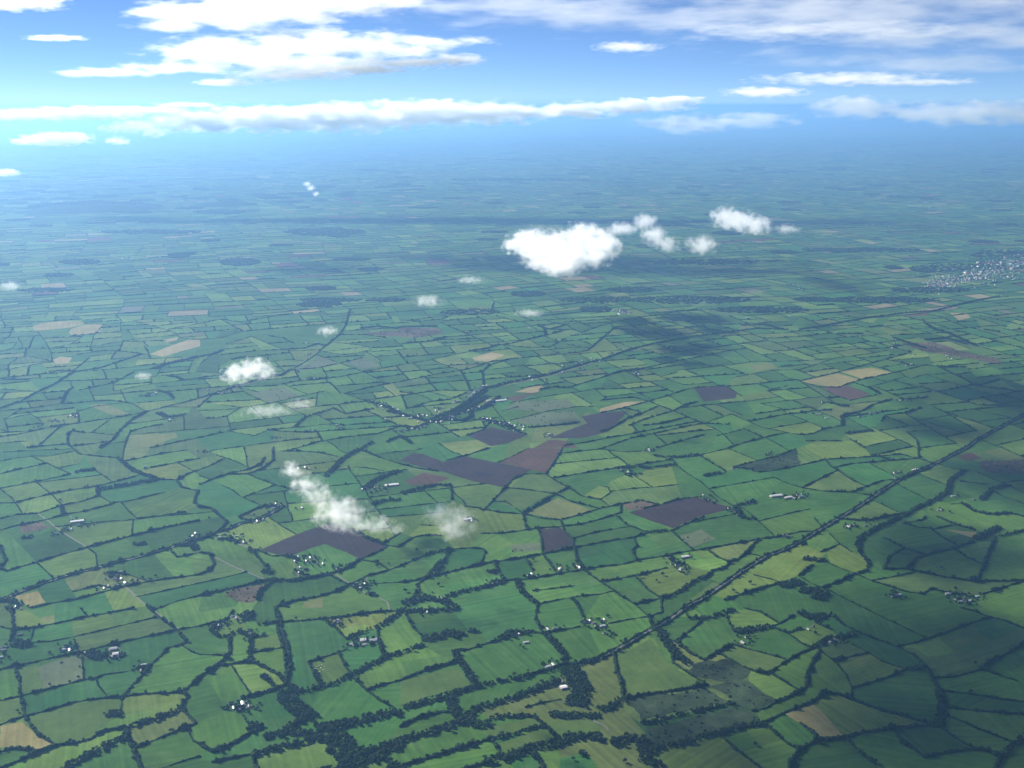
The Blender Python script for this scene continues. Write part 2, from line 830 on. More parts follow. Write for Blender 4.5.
HOUSES = {
(0,608): "60,5 100,5 5,195 15,205 22,190 0,240 298,210 318,185 345,195 335,205 310,202 545,200 555,225 540,238 580,232 410,222 425,235 448,235 690,275 678,303 95,130",
(200,608): "160,42 175,50 90,88 105,84 235,110 250,125 225,135 655,62 668,70 650,75 785,158 745,180 830,160 790,178 850,150 725,178 150,460 162,482 205,462 215,468 185,490 235,475",
(400,608): "570,125 530,130 550,137 605,168 710,105 745,100 735,275 710,285 785,385 775,355 830,460 910,65 930,75 895,72 60,10 130,22 180,5 945,90",
(600,608): "20,58 12,90 22,124 705,143 685,170",
(800,608): "40,105 122,155 165,155 182,143 150,165",
(0,448): "370,355 375,375 430,370 320,395 345,392 270,415 540,600 575,598 550,630 582,630 560,612 530,618 500,675 522,665 600,650 560,662 925,425 938,412 905,435 695,92 90,755 78,762 470,205 640,655 720,632",
(200,448): "15,20 345,275 365,270 380,280 350,290 490,290 290,350 305,345 275,355 265,490 470,100 525,100 505,96 920,180 880,192 862,202 840,192 895,212 780,200 800,195 815,208 440,520 470,525 530,530 510,545 480,575 510,585 475,600 560,555 590,560 540,540 500,520 455,545 655,585 662,578 750,650 780,660 792,655 745,662 770,672 95,430 130,440 210,455 175,425 120,418",
(400,448): "325,345 345,352 460,640 455,652 470,645 765,585 772,578 850,570 870,565 862,578 620,615 632,608 110,720 145,715 50,742 85,728 200,722",
(600,448): "495,228 512,242 545,262 555,255 525,250 620,292 650,310 680,332 640,305 665,322 715,262 735,255 845,232 905,240 950,230 932,245 960,240 885,420 900,424 940,458 410,525 345,560 370,565 330,530 385,590 355,532 392,580 105,105 140,130 135,118 150,122 235,10 245,15 575,120 810,30 640,100 430,40 440,38",
(800,448): "480,115 455,120 555,107 735,233 835,245 245,375 265,370 232,380 325,350 315,375 665,300 682,300 460,712 475,708 445,716 710,703 770,740 820,735 850,715 760,722 790,730 745,730 805,742 5,235 12,222",
(0,288): "250,640 275,640 340,615 370,615 355,620 190,665 750,505 725,515 710,515 815,635 230,410 265,410 5,60 155,137",
(200,288): "520,320 450,405 560,265 145,500 90,505 35,488 530,435 570,435 550,437 820,545 850,550 875,560 835,552 860,562 655,660 670,668 545,690 530,690 890,630 365,720 510,265 110,510",
(400,288): "435,542 485,542 330,210 320,212 620,192 610,190 630,195 715,705 708,712 580,660 60,600 90,610 110,612 130,615 215,625 240,620 260,625 235,600 300,600 330,590 350,580 380,575 400,570 400,628 420,632 440,640 460,645 480,652 500,655 520,660 545,662 595,668 195,578 210,575 0,690 30,685 60,678 90,680 120,665 740,400 700,445 880,390 920,375 550,450 580,445 20,325 60,320",
(600,288): "165,410 185,415 175,405 90,125 105,128 120,122 135,130 150,125 60,320 75,315 320,285 340,290 910,135 708,145",
(800,288): "128,625 85,605 95,608 110,550 185,560 200,562 215,565 225,570 340,605 365,600 510,540 580,525 590,520 485,540 525,370 512,375 535,367 445,280 450,270 442,290 715,335 730,340 705,328 290,232 200,20 550,320 285,620 850,192",
}
BIG = {(0,448):[(370,355,42,13,'white')],(400,608):[(785,385,22,11,'white')],(600,448):[(845,232,44,14,'pale'),(905,240,26,12,'pale'),(410,525,26,20,'pale')],
(200,448):[(920,180,46,14,'white')],(400,288):[(435,542,30,16,'white'),(485,542,38,18,'white')],(200,608):[(785,158,20,10,'pale'),(830,160,26,10,'grey')],
(400,448):[(325,345,26,14,'white')],(0,608):[(545,200,22,14,'grey'),(555,225,20,12,'pale')],(800,448):[(555,107,26,10,'pale')]}
import bpy, math, random
import numpy as np
from mathutils import Vector, Matrix
random.seed(7); rng = np.random.default_rng(11)
SC = bpy.context.scene
COL = SC.collection
R = math.radians
# ---------------------------------------------------------------- camera
W, H = 1024, 768
FPX = 1098.0; HOR = 105.0; ALT = 1600.0
PITCH = math.atan((H/2-HOR)/FPX)
cd = bpy.data.cameras.new('camera'); cam = bpy.data.objects.new('camera', cd); COL.objects.link(cam)
cd.sensor_width = 36; cd.lens = 36*FPX/W; cd.clip_start = 1; cd.clip_end = 400000
cam.location = (0,0,ALT); cam.rotation_euler = (math.pi/2-PITCH,0,0); SC.camera = cam
CP, SP = math.cos(PITCH), math.sin(PITCH)
def ray(px,py):
    x=(px-W/2)/FPX; y=-(py-H/2)/FPX
    return np.array([x, CP+y*SP, -SP+y*CP])
def ground(px,py,z=0.0):
    d=ray(px,py); t=(ALT-z)/max(-d[2],1e-4); return np.array([d[0]*t,d[1]*t])
def atdist(px,py,D):
    d=ray(px,py); t=D/d[1]; return np.array([d[0]*t,D,ALT+d[2]*t])
def project(x,y,z=0.0):
    x=np.asarray(x,float);y=np.asarray(y,float);dz=z-ALT
    depth=y*CP-dz*SP; up=y*SP+dz*CP
    depth=np.where(depth<1,1,depth)
    return W/2+FPX*x/depth, H/2-FPX*up/depth
# ---------------------------------------------------------------- light
SUN_EL=R(27); SUN_AZ=R(50)            # to the left of the view direction
sdir=Vector((-math.sin(SUN_AZ)*math.cos(SUN_EL), math.cos(SUN_AZ)*math.cos(SUN_EL), math.sin(SUN_EL)))
sl=bpy.data.lights.new('sun','SUN'); sl.energy=SUN_E; sl.angle=R(0.5); sl.color=(1,0.95,0.86)
so=bpy.data.objects.new('sun',sl); COL.objects.link(so); sl.color=(1,.94,.82); so.rotation_euler=sdir.to_track_quat('Z','Y').to_euler(); so.location=(0,0,5000)
wd=bpy.data.worlds.new('World'); SC.world=wd; wd.use_nodes=True
nt=wd.node_tree; bg=nt.nodes['Background']; sk=nt.nodes.new('ShaderNodeTexSky'); sk.sky_type='NISHITA'
sk.sun_disc=False; sk.sun_elevation=SUN_EL; sk.sun_rotation=-SUN_AZ; sk.altitude=SKY_ALT; sk.air_density=SKY_AIR; sk.dust_density=SKY_DUST; sk.ozone_density=SKY_OZ
nt.links.new(sk.outputs[0],bg.inputs[0]); bg.inputs[1].default_value=SKY_S
SC.view_settings.view_transform='Standard'; SC.view_settings.look='None'; SC.view_settings.gamma=1; SC.view_settings.exposure=EXPO
SC.render.engine='CYCLES'
cy=SC.cycles; cy.max_bounces=8; cy.diffuse_bounces=2; cy.glossy_bounces=1; cy.transmission_bounces=1; cy.volume_bounces=VB; cy.transparent_max_bounces=8
cy.use_denoising=True; cy.denoiser='OPENIMAGEDENOISE'; cy.volume_step_rate=1.0; cy.volume_max_steps=256
cy.use_adaptive_sampling=True; cy.adaptive_threshold=0.01
# ---------------------------------------------------------------- materials
class NB:
    def __init__(s,name):
        s.m=bpy.data.materials.new(name); s.m.use_nodes=True; s.t=s.m.node_tree; s.t.nodes.clear()
        s.out=s.t.nodes.new('ShaderNodeOutputMaterial')
    def n(s,t,**k):
        o=s.t.nodes.new('ShaderNode'+t)
        for a,b in k.items(): setattr(o,a,b)
        return o
    def l(s,a,b): s.t.links.new(a,b)
    def math(s,op,a,b=None,c=None,clamp=False):
        o=s.n('Math',operation=op); o.use_clamp=clamp
        for i,v in enumerate((a,b,c)):
            if v is None: continue
            if isinstance(v,(int,float)): o.inputs[i].default_value=v
            else: s.l(v,o.inputs[i])
        return o.outputs[0]
    def noise(s,vec,scale,detail=3,rough=.5):
        o=s.n('TexNoise'); o.inputs['Scale'].default_value=scale; o.inputs['Detail'].default_value=detail; o.inputs['Roughness'].default_value=rough
        if vec is not None: s.l(vec,o.inputs['Vector'])
        return o.outputs['Fac']
    def pbsdf(s,rough=.9,spec=.2):
        b=s.n('BsdfPrincipled'); b.inputs['Roughness'].default_value=rough; b.inputs['Specular IOR Level'].default_value=spec
        s.l(b.outputs[0],s.out.inputs['Surface']); return b
    def mul(s,colsock,facsock):
        o=s.n('Mix',data_type='RGBA',blend_type='MULTIPLY'); o.inputs[0].default_value=1
        if isinstance(colsock,tuple): o.inputs[6].default_value=(*colsock,1)
        else: s.l(colsock,o.inputs[6])
        c=s.n('CombineColor'); 
        for i in range(3): s.l(facsock,c.inputs[i])
        s.l(c.outputs[0],o.inputs[7]); return o.outputs[2]
def field_mat(name,color=None,stripes=.38,mott=.7):
    b=NB(name); p=b.pbsdf(1.0,.03); g=b.n('NewGeometry').outputs['Position']
    if color is None:
        at=b.n('Attribute'); at.attribute_name='fcol'; col=at.outputs['Color']; alpha=at.outputs['Alpha']
    else: col=color; alpha=None
    n1=b.noise(g,.0045,4,.6); n2=b.noise(g,.03,4,.65); n3=b.noise(g,.18,3,.6)
    sx=b.n('SeparateXYZ'); b.l(g,sx.inputs[0])
    if alpha is not None:
        th=b.math('MULTIPLY',alpha,3.1416*2)
        ct=b.math('COSINE',th); sn=b.math('SINE',th)
    else: ct=b.math('ADD',.93,0); sn=b.math('ADD',.36,0)
    d=b.math('ADD',b.math('MULTIPLY',sx.outputs[0],ct),b.math('MULTIPLY',sx.outputs[1],sn))
    st=b.noise(None,1.0); 
    cmb=b.n('CombineXYZ'); b.l(b.math('MULTIPLY',d,.07),cmb.inputs[0]); st=b.n('TexNoise'); st.noise_dimensions='3D'; st.inputs['Scale'].default_value=1; st.inputs['Detail'].default_value=2; b.l(cmb.outputs[0],st.inputs['Vector'])
    def cen(x,a): return b.math('MULTIPLY',b.math('SUBTRACT',x,.5),a)
    f=b.math('ADD',b.math('ADD',b.math('ADD',1.0,cen(n1,mott*1.6)),cen(n2,mott)),b.math('ADD',cen(n3,mott*.8),cen(st.outputs['Fac'],stripes*3)))
    c=b.mul(col,b.math('MAXIMUM',f,.2)); 
    # drier, yellower ground in places
    mx=b.n('Mix',data_type='RGBA'); n4=b.noise(g,.009,5,.7)
    b.l(b.math('MULTIPLY',b.math('SUBTRACT',n4,.5),2.2,clamp=True),mx.inputs[0]); b.l(c,mx.inputs[6])
    hs=b.n('HueSaturation'); hs.inputs['Hue'].default_value=.47; hs.inputs['Saturation'].default_value=.85; hs.inputs['Value'].default_value=1.12; b.l(c,hs.inputs['Color']); b.l(hs.outputs[0],mx.inputs[7])
    b.l(mx.outputs[2],p.inputs['Base Color']); return b.m
def leaf_mat(name,col,var=.5):
    b=NB(name); p=b.pbsdf(.95,.03); g=b.n('NewGeometry').outputs['Position']
    n1=b.noise(g,.02,3); n2=b.noise(g,.3,3)
    f=b.math('ADD',b.math('ADD',1.0,b.math('MULTIPLY',b.math('SUBTRACT',n1,.5),var*2)),b.math('MULTIPLY',b.math('SUBTRACT',n2,.5),var*2))
    b.l(b.mul(col,f),p.inputs['Base Color']); return b.m
def plain(name,col,rough=.7,spec=.4,var=.2,sc=.4,metal=0):
    b=NB(name); p=b.pbsdf(rough,spec); p.inputs['Metallic'].default_value=metal
    tc=b.n('TexCoord').outputs['Object']; n=b.noise(tc,sc,4,.6)
    f=b.math('ADD',1.0,b.math('MULTIPLY',b.math('SUBTRACT',n,.5),var*2)); b.l(b.mul(col,f),p.inputs['Base Color']); return b.m
M={}
PS=PSCALE
M['fields']=field_mat('pasture'); 
M['ground']=field_mat('ground_green',(.038,.095,.025))
CROPC={'plough':(.036,.024,.025),'earth':(.075,.044,.031),'gold':(.20,.18,.065),'sand':(.235,.20,.095),'stubble':(.115,.135,.04),'olive':(.062,.105,.022),
 'rough':(.085,.11,.055),'heath':(.075,.058,.036),'moor':(.028,.045,.02)}
CROPN={'plough':('ploughed_field','dark purple brown ploughed field'),'earth':('bare_earth_field','reddish brown bare field'),'gold':('stubble_field','pale gold field'),
 'sand':('harvested_field','pale sandy harvested field'),'stubble':('stubble_field','yellow green stubble field'),'olive':('dry_pasture','olive green dry pasture'),
 'rough':('rough_grassland','grey green rough grazing field'),'heath':('heath','brown scrubby heath'),'moor':('heath','dark green brown boggy heath')}
for k,c in CROPC.items(): M[k]=field_mat('crop_'+k,c,.3 if k in('plough','earth','gold') else .14,2.0 if k in('heath','moor') else .6)
M['hedge']=leaf_mat('hedge_leaves',(.016,.034,.012)); M['tree']=leaf_mat('tree_leaves',(.015,.031,.011)); M['tree2']=leaf_mat('tree_leaves_light',(.026,.044,.016))
M['bark']=plain('bark',(.07,.05,.035),.95)
M['wood']=leaf_mat('far_wood',(.018,.036,.014),.6)
M['lane']=plain('lane_surface',(.14,.135,.115),.9,.2,.2,.02); M['asphalt']=plain('road_surface',(.04,.04,.042),.95,.3,.15,.02); M['paint']=plain('road_paint',(.7,.7,.66),.6)
M['yard']=plain('yard_concrete',(.105,.10,.08),.9,.2,.3,.06)
M['render']=plain('white_render',(.78,.76,.70),.8,.3,.1); M['cream']=plain('cream_render',(.62,.56,.45),.8,.3,.1); M['stonewall']=plain('grey_stone',(.33,.31,.28),.9,.2,.3)
M['slate']=plain('slate_roof',(.11,.115,.13),.45,.5,.25); M['tile']=plain('brown_tile_roof',(.20,.11,.08),.7,.3,.25)
M['tin']=plain('pale_tin_roof',(.55,.56,.57),.38,.6,.15,.1); M['whitetin']=plain('white_tin_roof',(.8,.8,.8),.4,.6,.06,.1); M['greytin']=plain('grey_tin_roof',(.30,.31,.33),.4,.6,.2,.1)
M['clad']=plain('pinkish_cladding',(.45,.34,.30),.8,.3,.15); M['glassd']=plain('dark_glass',(.03,.035,.04),.15,.6,.1); M['doorp']=plain('door_paint',(.12,.05,.03),.6); M['brick']=plain('chimney_brick',(.30,.16,.11),.85)
M['bale']=plain('straw',(.62,.58,.36),.9)
# ---------------------------------------------------------------- mesh helpers
def mesh_np(name,V,F,mats,fcol=None,mi=None):
    """V (n,3), F (m,k) faces of one size"""
    V=np.asarray(V,np.float32); F=np.asarray(F,np.int32); k=F.shape[1]
    me=bpy.data.meshes.new(name); me.vertices.add(len(V)); me.vertices.foreach_set('co',V.ravel())
    me.loops.add(F.size); me.loops.foreach_set('vertex_index',F.ravel())
    me.polygons.add(len(F)); me.polygons.foreach_set('loop_start',np.arange(0,F.size,k,dtype=np.int32)); 
    try: me.polygons.foreach_set('loop_total',np.full(len(F),k,dtype=np.int32))
    except Exception: pass
    for m in mats: me.materials.append(m)
    if mi is not None: me.polygons.foreach_set('material_index',np.asarray(mi,np.int32))
    me.update(calc_edges=True); return me
def link(me,name,parent=None,loc=None):
    o=bpy.data.objects.new(name,me); COL.objects.link(o)
    if parent: o.parent=parent
    if loc is not None: o.location=loc
    return o
def tag(o,label=None,cat=None,group=None,kind=None):
    if label: o['label']=label
    if cat: o['category']=cat
    if group: o['group']=group
    if kind: o['kind']=kind
    return o
ph=(1+5**.5)/2
ICO=np.array([(-1,ph,0),(1,ph,0),(-1,-ph,0),(1,-ph,0),(0,-1,ph),(0,1,ph),(0,-1,-ph),(0,1,-ph),(ph,0,-1),(ph,0,1),(-ph,0,-1),(-ph,0,1)])/math.sqrt(1+ph*ph)
ICF=np.array([(0,11,5),(0,5,1),(0,1,7),(0,7,10),(0,10,11),(1,5,9),(5,11,4),(11,10,2),(10,7,6),(7,1,8),(3,9,4),(3,4,2),(3,2,6),(3,6,8),(3,8,9),(4,9,5),(2,4,11),(6,2,10),(8,6,7),(9,8,1)])
def blobs(C,Rd):
    C=np.asarray(C,float).reshape(-1,3); Rd=np.asarray(Rd,float).reshape(-1,3); n=len(C)
    a=rng.random(n)*6.283; ca,sa=np.cos(a),np.sin(a)
    I=np.broadcast_to(ICO,(n,12,3)).copy(); x=I[:,:,0]*ca[:,None]-I[:,:,1]*sa[:,None]; y=I[:,:,0]*sa[:,None]+I[:,:,1]*ca[:,None]; I[:,:,0]=x; I[:,:,1]=y
    I*= (1+ (rng.random((n,12,1))-.5)*.55)
    V=(C[:,None,:]+I*Rd[:,None,:]).reshape(-1,3)
    F=(ICF[None]+ (np.arange(n)*12)[:,None,None]).reshape(-1,3)
    return V,F
def resample(P,step):
    P=np.asarray(P,float); d=np.hypot(*(P[1:]-P[:-1]).T); s=np.concatenate([[0],np.cumsum(d)]); L=s[-1]
    n=max(2,int(L/step)+1); t=np.linspace(0,L,n)
    Q=np.stack([np.interp(t,s,P[:,0]),np.interp(t,s,P[:,1])],1)
    T=np.gradient(Q,axis=0); T/=np.maximum(np.hypot(T[:,0],T[:,1]),1e-6)[:,None]
    return Q,np.stack([-T[:,1],T[:,0]],1),L
def strip(P,w,z,name,mat,label=None,off=0.0,ragged=0.0):
    Q,N,L=resample(P,12); hw=w/2+ (rng.random(len(Q))-.5)*ragged
    A=Q+N*(off+hw)[:,None] if ragged else Q+N*(off+w/2); B=Q+N*(off-w/2)
    n=len(Q); V=np.zeros((2*n,3)); V[:n,:2]=A; V[n:,:2]=B; V[:,2]=z
    i=np.arange(n-1); F=np.stack([i+n,i+n+1,i+1,i],1)
    return V,F
# ---------------------------------------------------------------- landmarks for labels
LM=[('the long white-roofed shed on the left pasture',77,524),('the oval copse near the lower left corner',115,714),('the ploughed field under the lowest cloud',322,545),
('the small square purple ploughed field',555,540),('the long dark ploughed field in the centre',470,468),('the ploughed field right of centre',672,512),
('the middle of the straight main road',740,590),('the village in the middle',470,410),('the two gold fields on the right',838,380),('the long pale barns right of centre',785,497),
('the dark heath at bottom centre',665,712),('the gold strip field at bottom right',815,722),('the dark wooded stream on the right',925,508),('the village below the lowest cloud',308,560),
('the ring of trees lower left of centre',225,632),('the white roof near the bottom',563,688),('the walled farm on the lower right',965,598),('the rounded pasture with pale bales',322,668),
('the two gold fields on the upper left',72,327),('the big reddish ploughed field',545,455),('the brown heath left of the village',400,333),('the village on the left main road',115,577),
('the farm in the left lower pastures',110,652),('the small gold patch at far left',30,600),('the olive field at bottom centre',530,728),('the big dark pasture on the lower right',865,640),
('the curved dark lane at bottom right',935,705),('the sandy field on the upper left',175,347),('the thin cloud above the left fields',250,372),('the grey barns under the heath',520,560),
('the brown square right of the village',714,393),('the fork of lanes at left centre',140,470),('the long white barn beside the tree rows',392,487),('the lower left corner of the picture',20,750),('the brown heath upper right',950,350)]
LML=None
def where(px,py):
    best=min(LM,key=lambda l: math.hypot((l[1]-px)*.8,(l[2]-py)*1.5)); dx,dy=px-best[1],(py-best[2])*1.6
    if math.hypot(dx,dy)<16: r='beside'
    elif abs(dx)>abs(dy): r='right of' if dx>0 else 'left of'
    else: r='above' if dy<0 else 'below'
    return r,best
ORD=['','second-nearest ','third-nearest ','fourth-nearest ','fifth-nearest ','sixth-nearest ','seventh-nearest ','eighth-nearest ','ninth-nearest ','tenth-nearest ','eleventh-nearest ','twelfth-nearest ']
ORD+=['%dth-nearest '%k for k in range(13,60)]
def unique_labels(items):
    """items: list of (obj, description, px, py); writes labels that single each out"""
    g={}
    for o,d,px,py in items:
        r,b=where(px,py); g.setdefault((d,r,b[0]),[]).append((math.hypot(px-b[1],py-b[2]),o))
    for (d,r,b),L in g.items():
        L.sort(key=lambda t:t[0])
        for i,(_,o) in enumerate(L):
            pre='' if len(L)==1 else (ORD[i] if i else 'nearest ')
            o['label']=' '.join((pre+d+' '+r+' '+b).split()[:16])
# ---------------------------------------------------------------- read the survey
lines=[]      # (kind, width, pts px)
for (tx,ty),txt in TILES.items():
    for ln in txt.strip().splitlines():
        k,*pp=ln.split(); wdt=0
        if k[0]=='w': wdt=float(k[1:]); k='w'
        pts=[(tx+float(a.split(',')[0])/4.8, ty+float(a.split(',')[1])/4.8) for a in pp]
        if ty==288: pts=[p for p in pts]
        lines.append([k,wdt,np.array(pts)])
YTOP=316.0
def closest(p,A,B):
    d=B-A; t=np.clip(((p-A)*d).sum(1)/np.maximum((d*d).sum(1),1e-9),0,1); Q=A+d*t[:,None]; r=np.hypot(*(Q-p).T); i=r.argmin(); return r[i],Q[i]
gl=[l for l in lines if l[0] in 'abcfmr' or (l[0]=='w' and l[1]<=26)]
def tol_(p): return 2.0+(p[1]-HOR)/95.0
ends=[(i,e) for i,l in enumerate(gl) for e in (0,-1)]
done=set()
def segs(excl):
    A=[];B_=[];I=[]
    for i,l in enumerate(gl):
        if i in excl: continue
        A.append(l[2][:-1]); B_.append(l[2][1:]); I+= [(i,k) for k in range(len(l[2])-1)]
    return np.concatenate(A),np.concatenate(B_),I
for n_,(i,e) in enumerate(ends):
    if (i,e) in done: continue
    p=gl[i][2][e]; cl=[(i,e)]+[(j,f) for (j,f) in ends[n_+1:] if (j,f) not in done and j!=i and np.hypot(*(gl[j][2][f]-p))<tol_(p)]
    c=np.mean([gl[j][2][f] for j,f in cl],axis=0)
    A_,B_,I_=segs({j for j,f in cl}); r,q=closest(c,A_,B_)
    if r<tol_(p):
        d=B_-A_; t=np.clip(((c-A_)*d).sum(1)/np.maximum((d*d).sum(1),1e-9),0,1); Q=A_+d*t[:,None]; k=int(np.hypot(*(Q-c).T).argmin()); ti,tk=I_[k]; c=Q[k].copy()
        T_=gl[ti][2]
        if np.hypot(*(T_[tk]-c))<1e-6 or np.hypot(*(T_[tk+1]-c))<1e-6: pass
        else: gl[ti][2]=np.insert(T_,tk+1,c,axis=0)
    for j,f in cl: gl[j][2][f]=c; done.add((j,f))
S=[]
for l in gl:
    for a,b in zip(l[2][:-1],l[2][1:]): S.append((a,b))
bx=[(-40,YTOP),(1064,YTOP),(1064,790),(-40,790)]
for i in range(4): S.append((np.array(bx[i],float),np.array(bx[(i+1)%4],float)))
# carry edge lines out of the frame so that the outermost fields close
for l in gl:
    for e,f in ((0,1),(-1,-2)):
        p=l[2][e]; d=p-l[2][f]; 
        if p[0]<1.5 or p[0]>1022 or p[1]>765: 
            L=np.hypot(*d); 
            if L>0: 
                q=p+d/L*60; S.append((p,q)); l.append((e,q))
# a hedge that stops short of its neighbour: the crop edge still runs on to the next boundary
A0=np.array([x[0] for x in S]); B0=np.array([x[1] for x in S]); EXT=[]
cnt_={}
for x in S:
    for p in x: k=(round(p[0]*25),round(p[1]*25)); cnt_[k]=cnt_.get(k,0)+1
for l in gl:
    for e,f in ((0,1),(-1,-2)):
        p=l[2][e]
        if cnt_.get((round(p[0]*25),round(p[1]*25)),0)>1: continue
        d=p-l[2][f]; L=np.hypot(*d)
        if L<.3: continue
        d=d/L; best=None; mx=6*tol_(p)
        for ang in (0,.35,-.35,.8,-.8):
            dd=np.array([d[0]*math.cos(ang)-d[1]*math.sin(ang),d[0]*math.sin(ang)+d[1]*math.cos(ang)])*mx
            s_=B0-A0; den=dd[0]*s_[:,1]-dd[1]*s_[:,0]; w=A0-p; den=np.where(np.abs(den)<1e-9,1e-9,den)
            t=(w[:,0]*s_[:,1]-w[:,1]*s_[:,0])/den; u=(w[:,0]*dd[1]-w[:,1]*dd[0])/den
            ok=(t>.02)&(t<1)&(u>=0)&(u<=1)
            if ok.any():
                tt=t[ok].min()*(1+abs(ang))
                if best is None or tt<best[0]: best=(tt,p+dd*(t[ok].min()+.2/mx))
        if best is not None: EXT.append((p,best[1]))
S+=EXT
def build_faces(S):
    A=np.array([s[0] for s in S]); B=np.array([s[1] for s in S]); n=len(S); cuts=[[0.0,1.0] for _ in range(n)]
    for i in range(n):
        j=np.arange(i+1,n)
        if len(j)==0: break
        r=B[i]-A[i]; s=B[j]-A[j]; den=r[0]*s[:,1]-r[1]*s[:,0]; w=A[j]-A[i]; den=np.where(np.abs(den)<1e-9,1e-9,den)
        t=(w[:,0]*s[:,1]-w[:,1]*s[:,0])/den; u=(w[:,0]*r[1]-w[:,1]*r[0])/den
        ok=(t>=-1e-6)&(t<=1+1e-6)&(u>=-1e-6)&(u<=1+1e-6)
        for k in np.where(ok)[0]: cuts[i].append(float(np.clip(t[k],0,1))); cuts[j[k]].append(float(np.clip(u[k],0,1)))
    vid={}; pts=[]; adj={}
    def v(p):
        k=(round(p[0]*25),round(p[1]*25))
        if k not in vid: vid[k]=len(pts); pts.append(p); adj[vid[k]]=set()
        return vid[k]
    for i in range(n):
        c=sorted(cuts[i]); ids=[v(A[i]+(B[i]-A[i])*t) for t in c]
        for a,b in zip(ids[:-1],ids[1:]):
            if a!=b: adj[a].add(b); adj[b].add(a)
    st=[a for a in adj if len(adj[a])==1]
    while st:
        a=st.pop()
        if len(adj[a])!=1: continue
        b=adj[a].pop(); adj[b].discard(a)
        if len(adj[b])==1: st.append(b)
    order={a:sorted(adj[a],key=lambda b:math.atan2(pts[b][1]-pts[a][1],pts[b][0]-pts[a][0])) for a in adj}
    seen=set(); faces=[]
    for a in adj:
        for b in adj[a]:
            if (a,b) in seen: continue
            f=[]; x,y=a,b
            while (x,y) not in seen:
                seen.add((x,y)); f.append(x); o=order[y]; k=o.index(x); z=o[(k-1)%len(o)]; x,y=y,z
            P=np.array([pts[i] for i in f]); ar=.5*float(np.sum(P[:,0]*np.roll(P[:,1],-1)-np.roll(P[:,0],-1)*P[:,1]))
            faces.append((ar,P))
    return faces
faces=build_faces(S)
pos=[f for f in faces if f[0]>0.5]; neg=[f for f in faces if f[0]<-.5]
if sum(f[0] for f in pos)> 0 and max([f[0] for f in pos])> 4e5: pos=[(-f[0],f[1][::-1]) for f in neg]
pos.sort(key=lambda f:-f[0])
print('faces',len(pos),'largest',[round(f[0]) for f in pos[:6]])
PAL=[((.046,.110,.026),5),((.038,.100,.028),5),((.060,.125,.030),4),((.033,.085,.022),4),((.072,.130,.036),3),((.085,.135,.035),2),((.030,.095,.032),3),((.090,.125,.050),1),((.055,.098,.036),2)]
PC=[c for c,w in PAL for _ in range(w)]
def pick():
    c=np.array(random.choice(PC))*random.uniform(.8,1.24)*np.array([1.06,1.03,.66])*PS; return (*c,random.choice([.06,.31,.06,.31,random.random()])+random.gauss(0,.02))
def ngon_mesh(name,polys,cols,mat,z):
    V=[];F=[];C=[]
    for (P,zz),c in zip(polys,cols):
        b=len(V); V+= [(x,y,zz) for x,y in P]; F.append(list(range(b,b+len(P)))); C+= [c]*len(P)
    me=bpy.data.meshes.new(name); me.from_pydata(V,[],F)
    a=me.attributes.new('fcol','FLOAT_COLOR','CORNER'); 
    # from_pydata keeps loop order
    a.data.foreach_set('color',np.array(C,np.float32).ravel()); me.materials.append(mat); return me
def to_ground(P,step=None):
    P=np.asarray(P,float); return np.array([ground(x,y) for x,y in P])
polys=[];cols=[]
def parea(G): return .5*float(np.sum(G[:,0]*np.roll(G[:,1],-1)-np.roll(G[:,0],-1)*G[:,1]))
CHORDS=[]
UX0=np.array([math.cos(R(21)),math.sin(R(21))]); VX0=np.array([-math.sin(R(21)),math.cos(R(21))])
def split(G,target,depth_=0):
    A=abs(parea(G))
    if A<target*random.uniform(.8,1.7) or depth_>9: return [G]
    ext_u=np.ptp(G@UX0); ext_v=np.ptp(G@VX0); lng=ext_u>ext_v*random.uniform(.7,1.5)
    for att in range(14):
        if att==0: c=G.mean(0)
        else: i_,j_=random.randrange(len(G)),random.randrange(len(G)); c=G[i_]+(G[j_]-G[i_])*random.uniform(.35,.65)
        d=VX0 if (lng if att<8 else not lng) else UX0
        a=random.gauss(0,.10); d=np.array([d[0]*math.cos(a)-d[1]*math.sin(a),d[0]*math.sin(a)+d[1]*math.cos(a)])
        P0=G; P1=np.roll(G,-1,axis=0); e=P1-P0; den=d[0]*e[:,1]-d[1]*e[:,0]; den=np.where(np.abs(den)<1e-9,1e-9,den); w=P0-c
        t=(w[:,0]*e[:,1]-w[:,1]*e[:,0])/den; u=(w[:,0]*d[1]-w[:,1]*d[0])/den; ok=(u>=0)&(u<1)
        if (ok&(t>0)).sum()%2==0 or (ok&(t<=0)).sum()%2==0: continue
        i=int(np.where(ok&(t>0),t,1e18).argmin()); j=int(np.where(ok&(t<=0),-t,1e18).argmin())
        if i==j: continue
        pi=c+d*t[i]; pj=c+d*t[j]
        if i<j: A_=np.vstack([[pi],G[i+1:j+1],[pj]]); B_=np.vstack([[pj],G[j+1:],G[:i+1],[pi]])
        else: A_=np.vstack([[pj],G[j+1:],G[:0]]) if False else np.vstack([[pj],G[j+1:i+1],[pi]]); B_=np.vstack([[pi],G[i+1:],G[:j+1],[pj]])
        if min(abs(parea(A_)),abs(parea(B_)))<.2*A: continue
        CHORDS.append((pi,pj)); return split(A_,target,depth_+1)+split(B_,target,depth_+1)
    return [G]
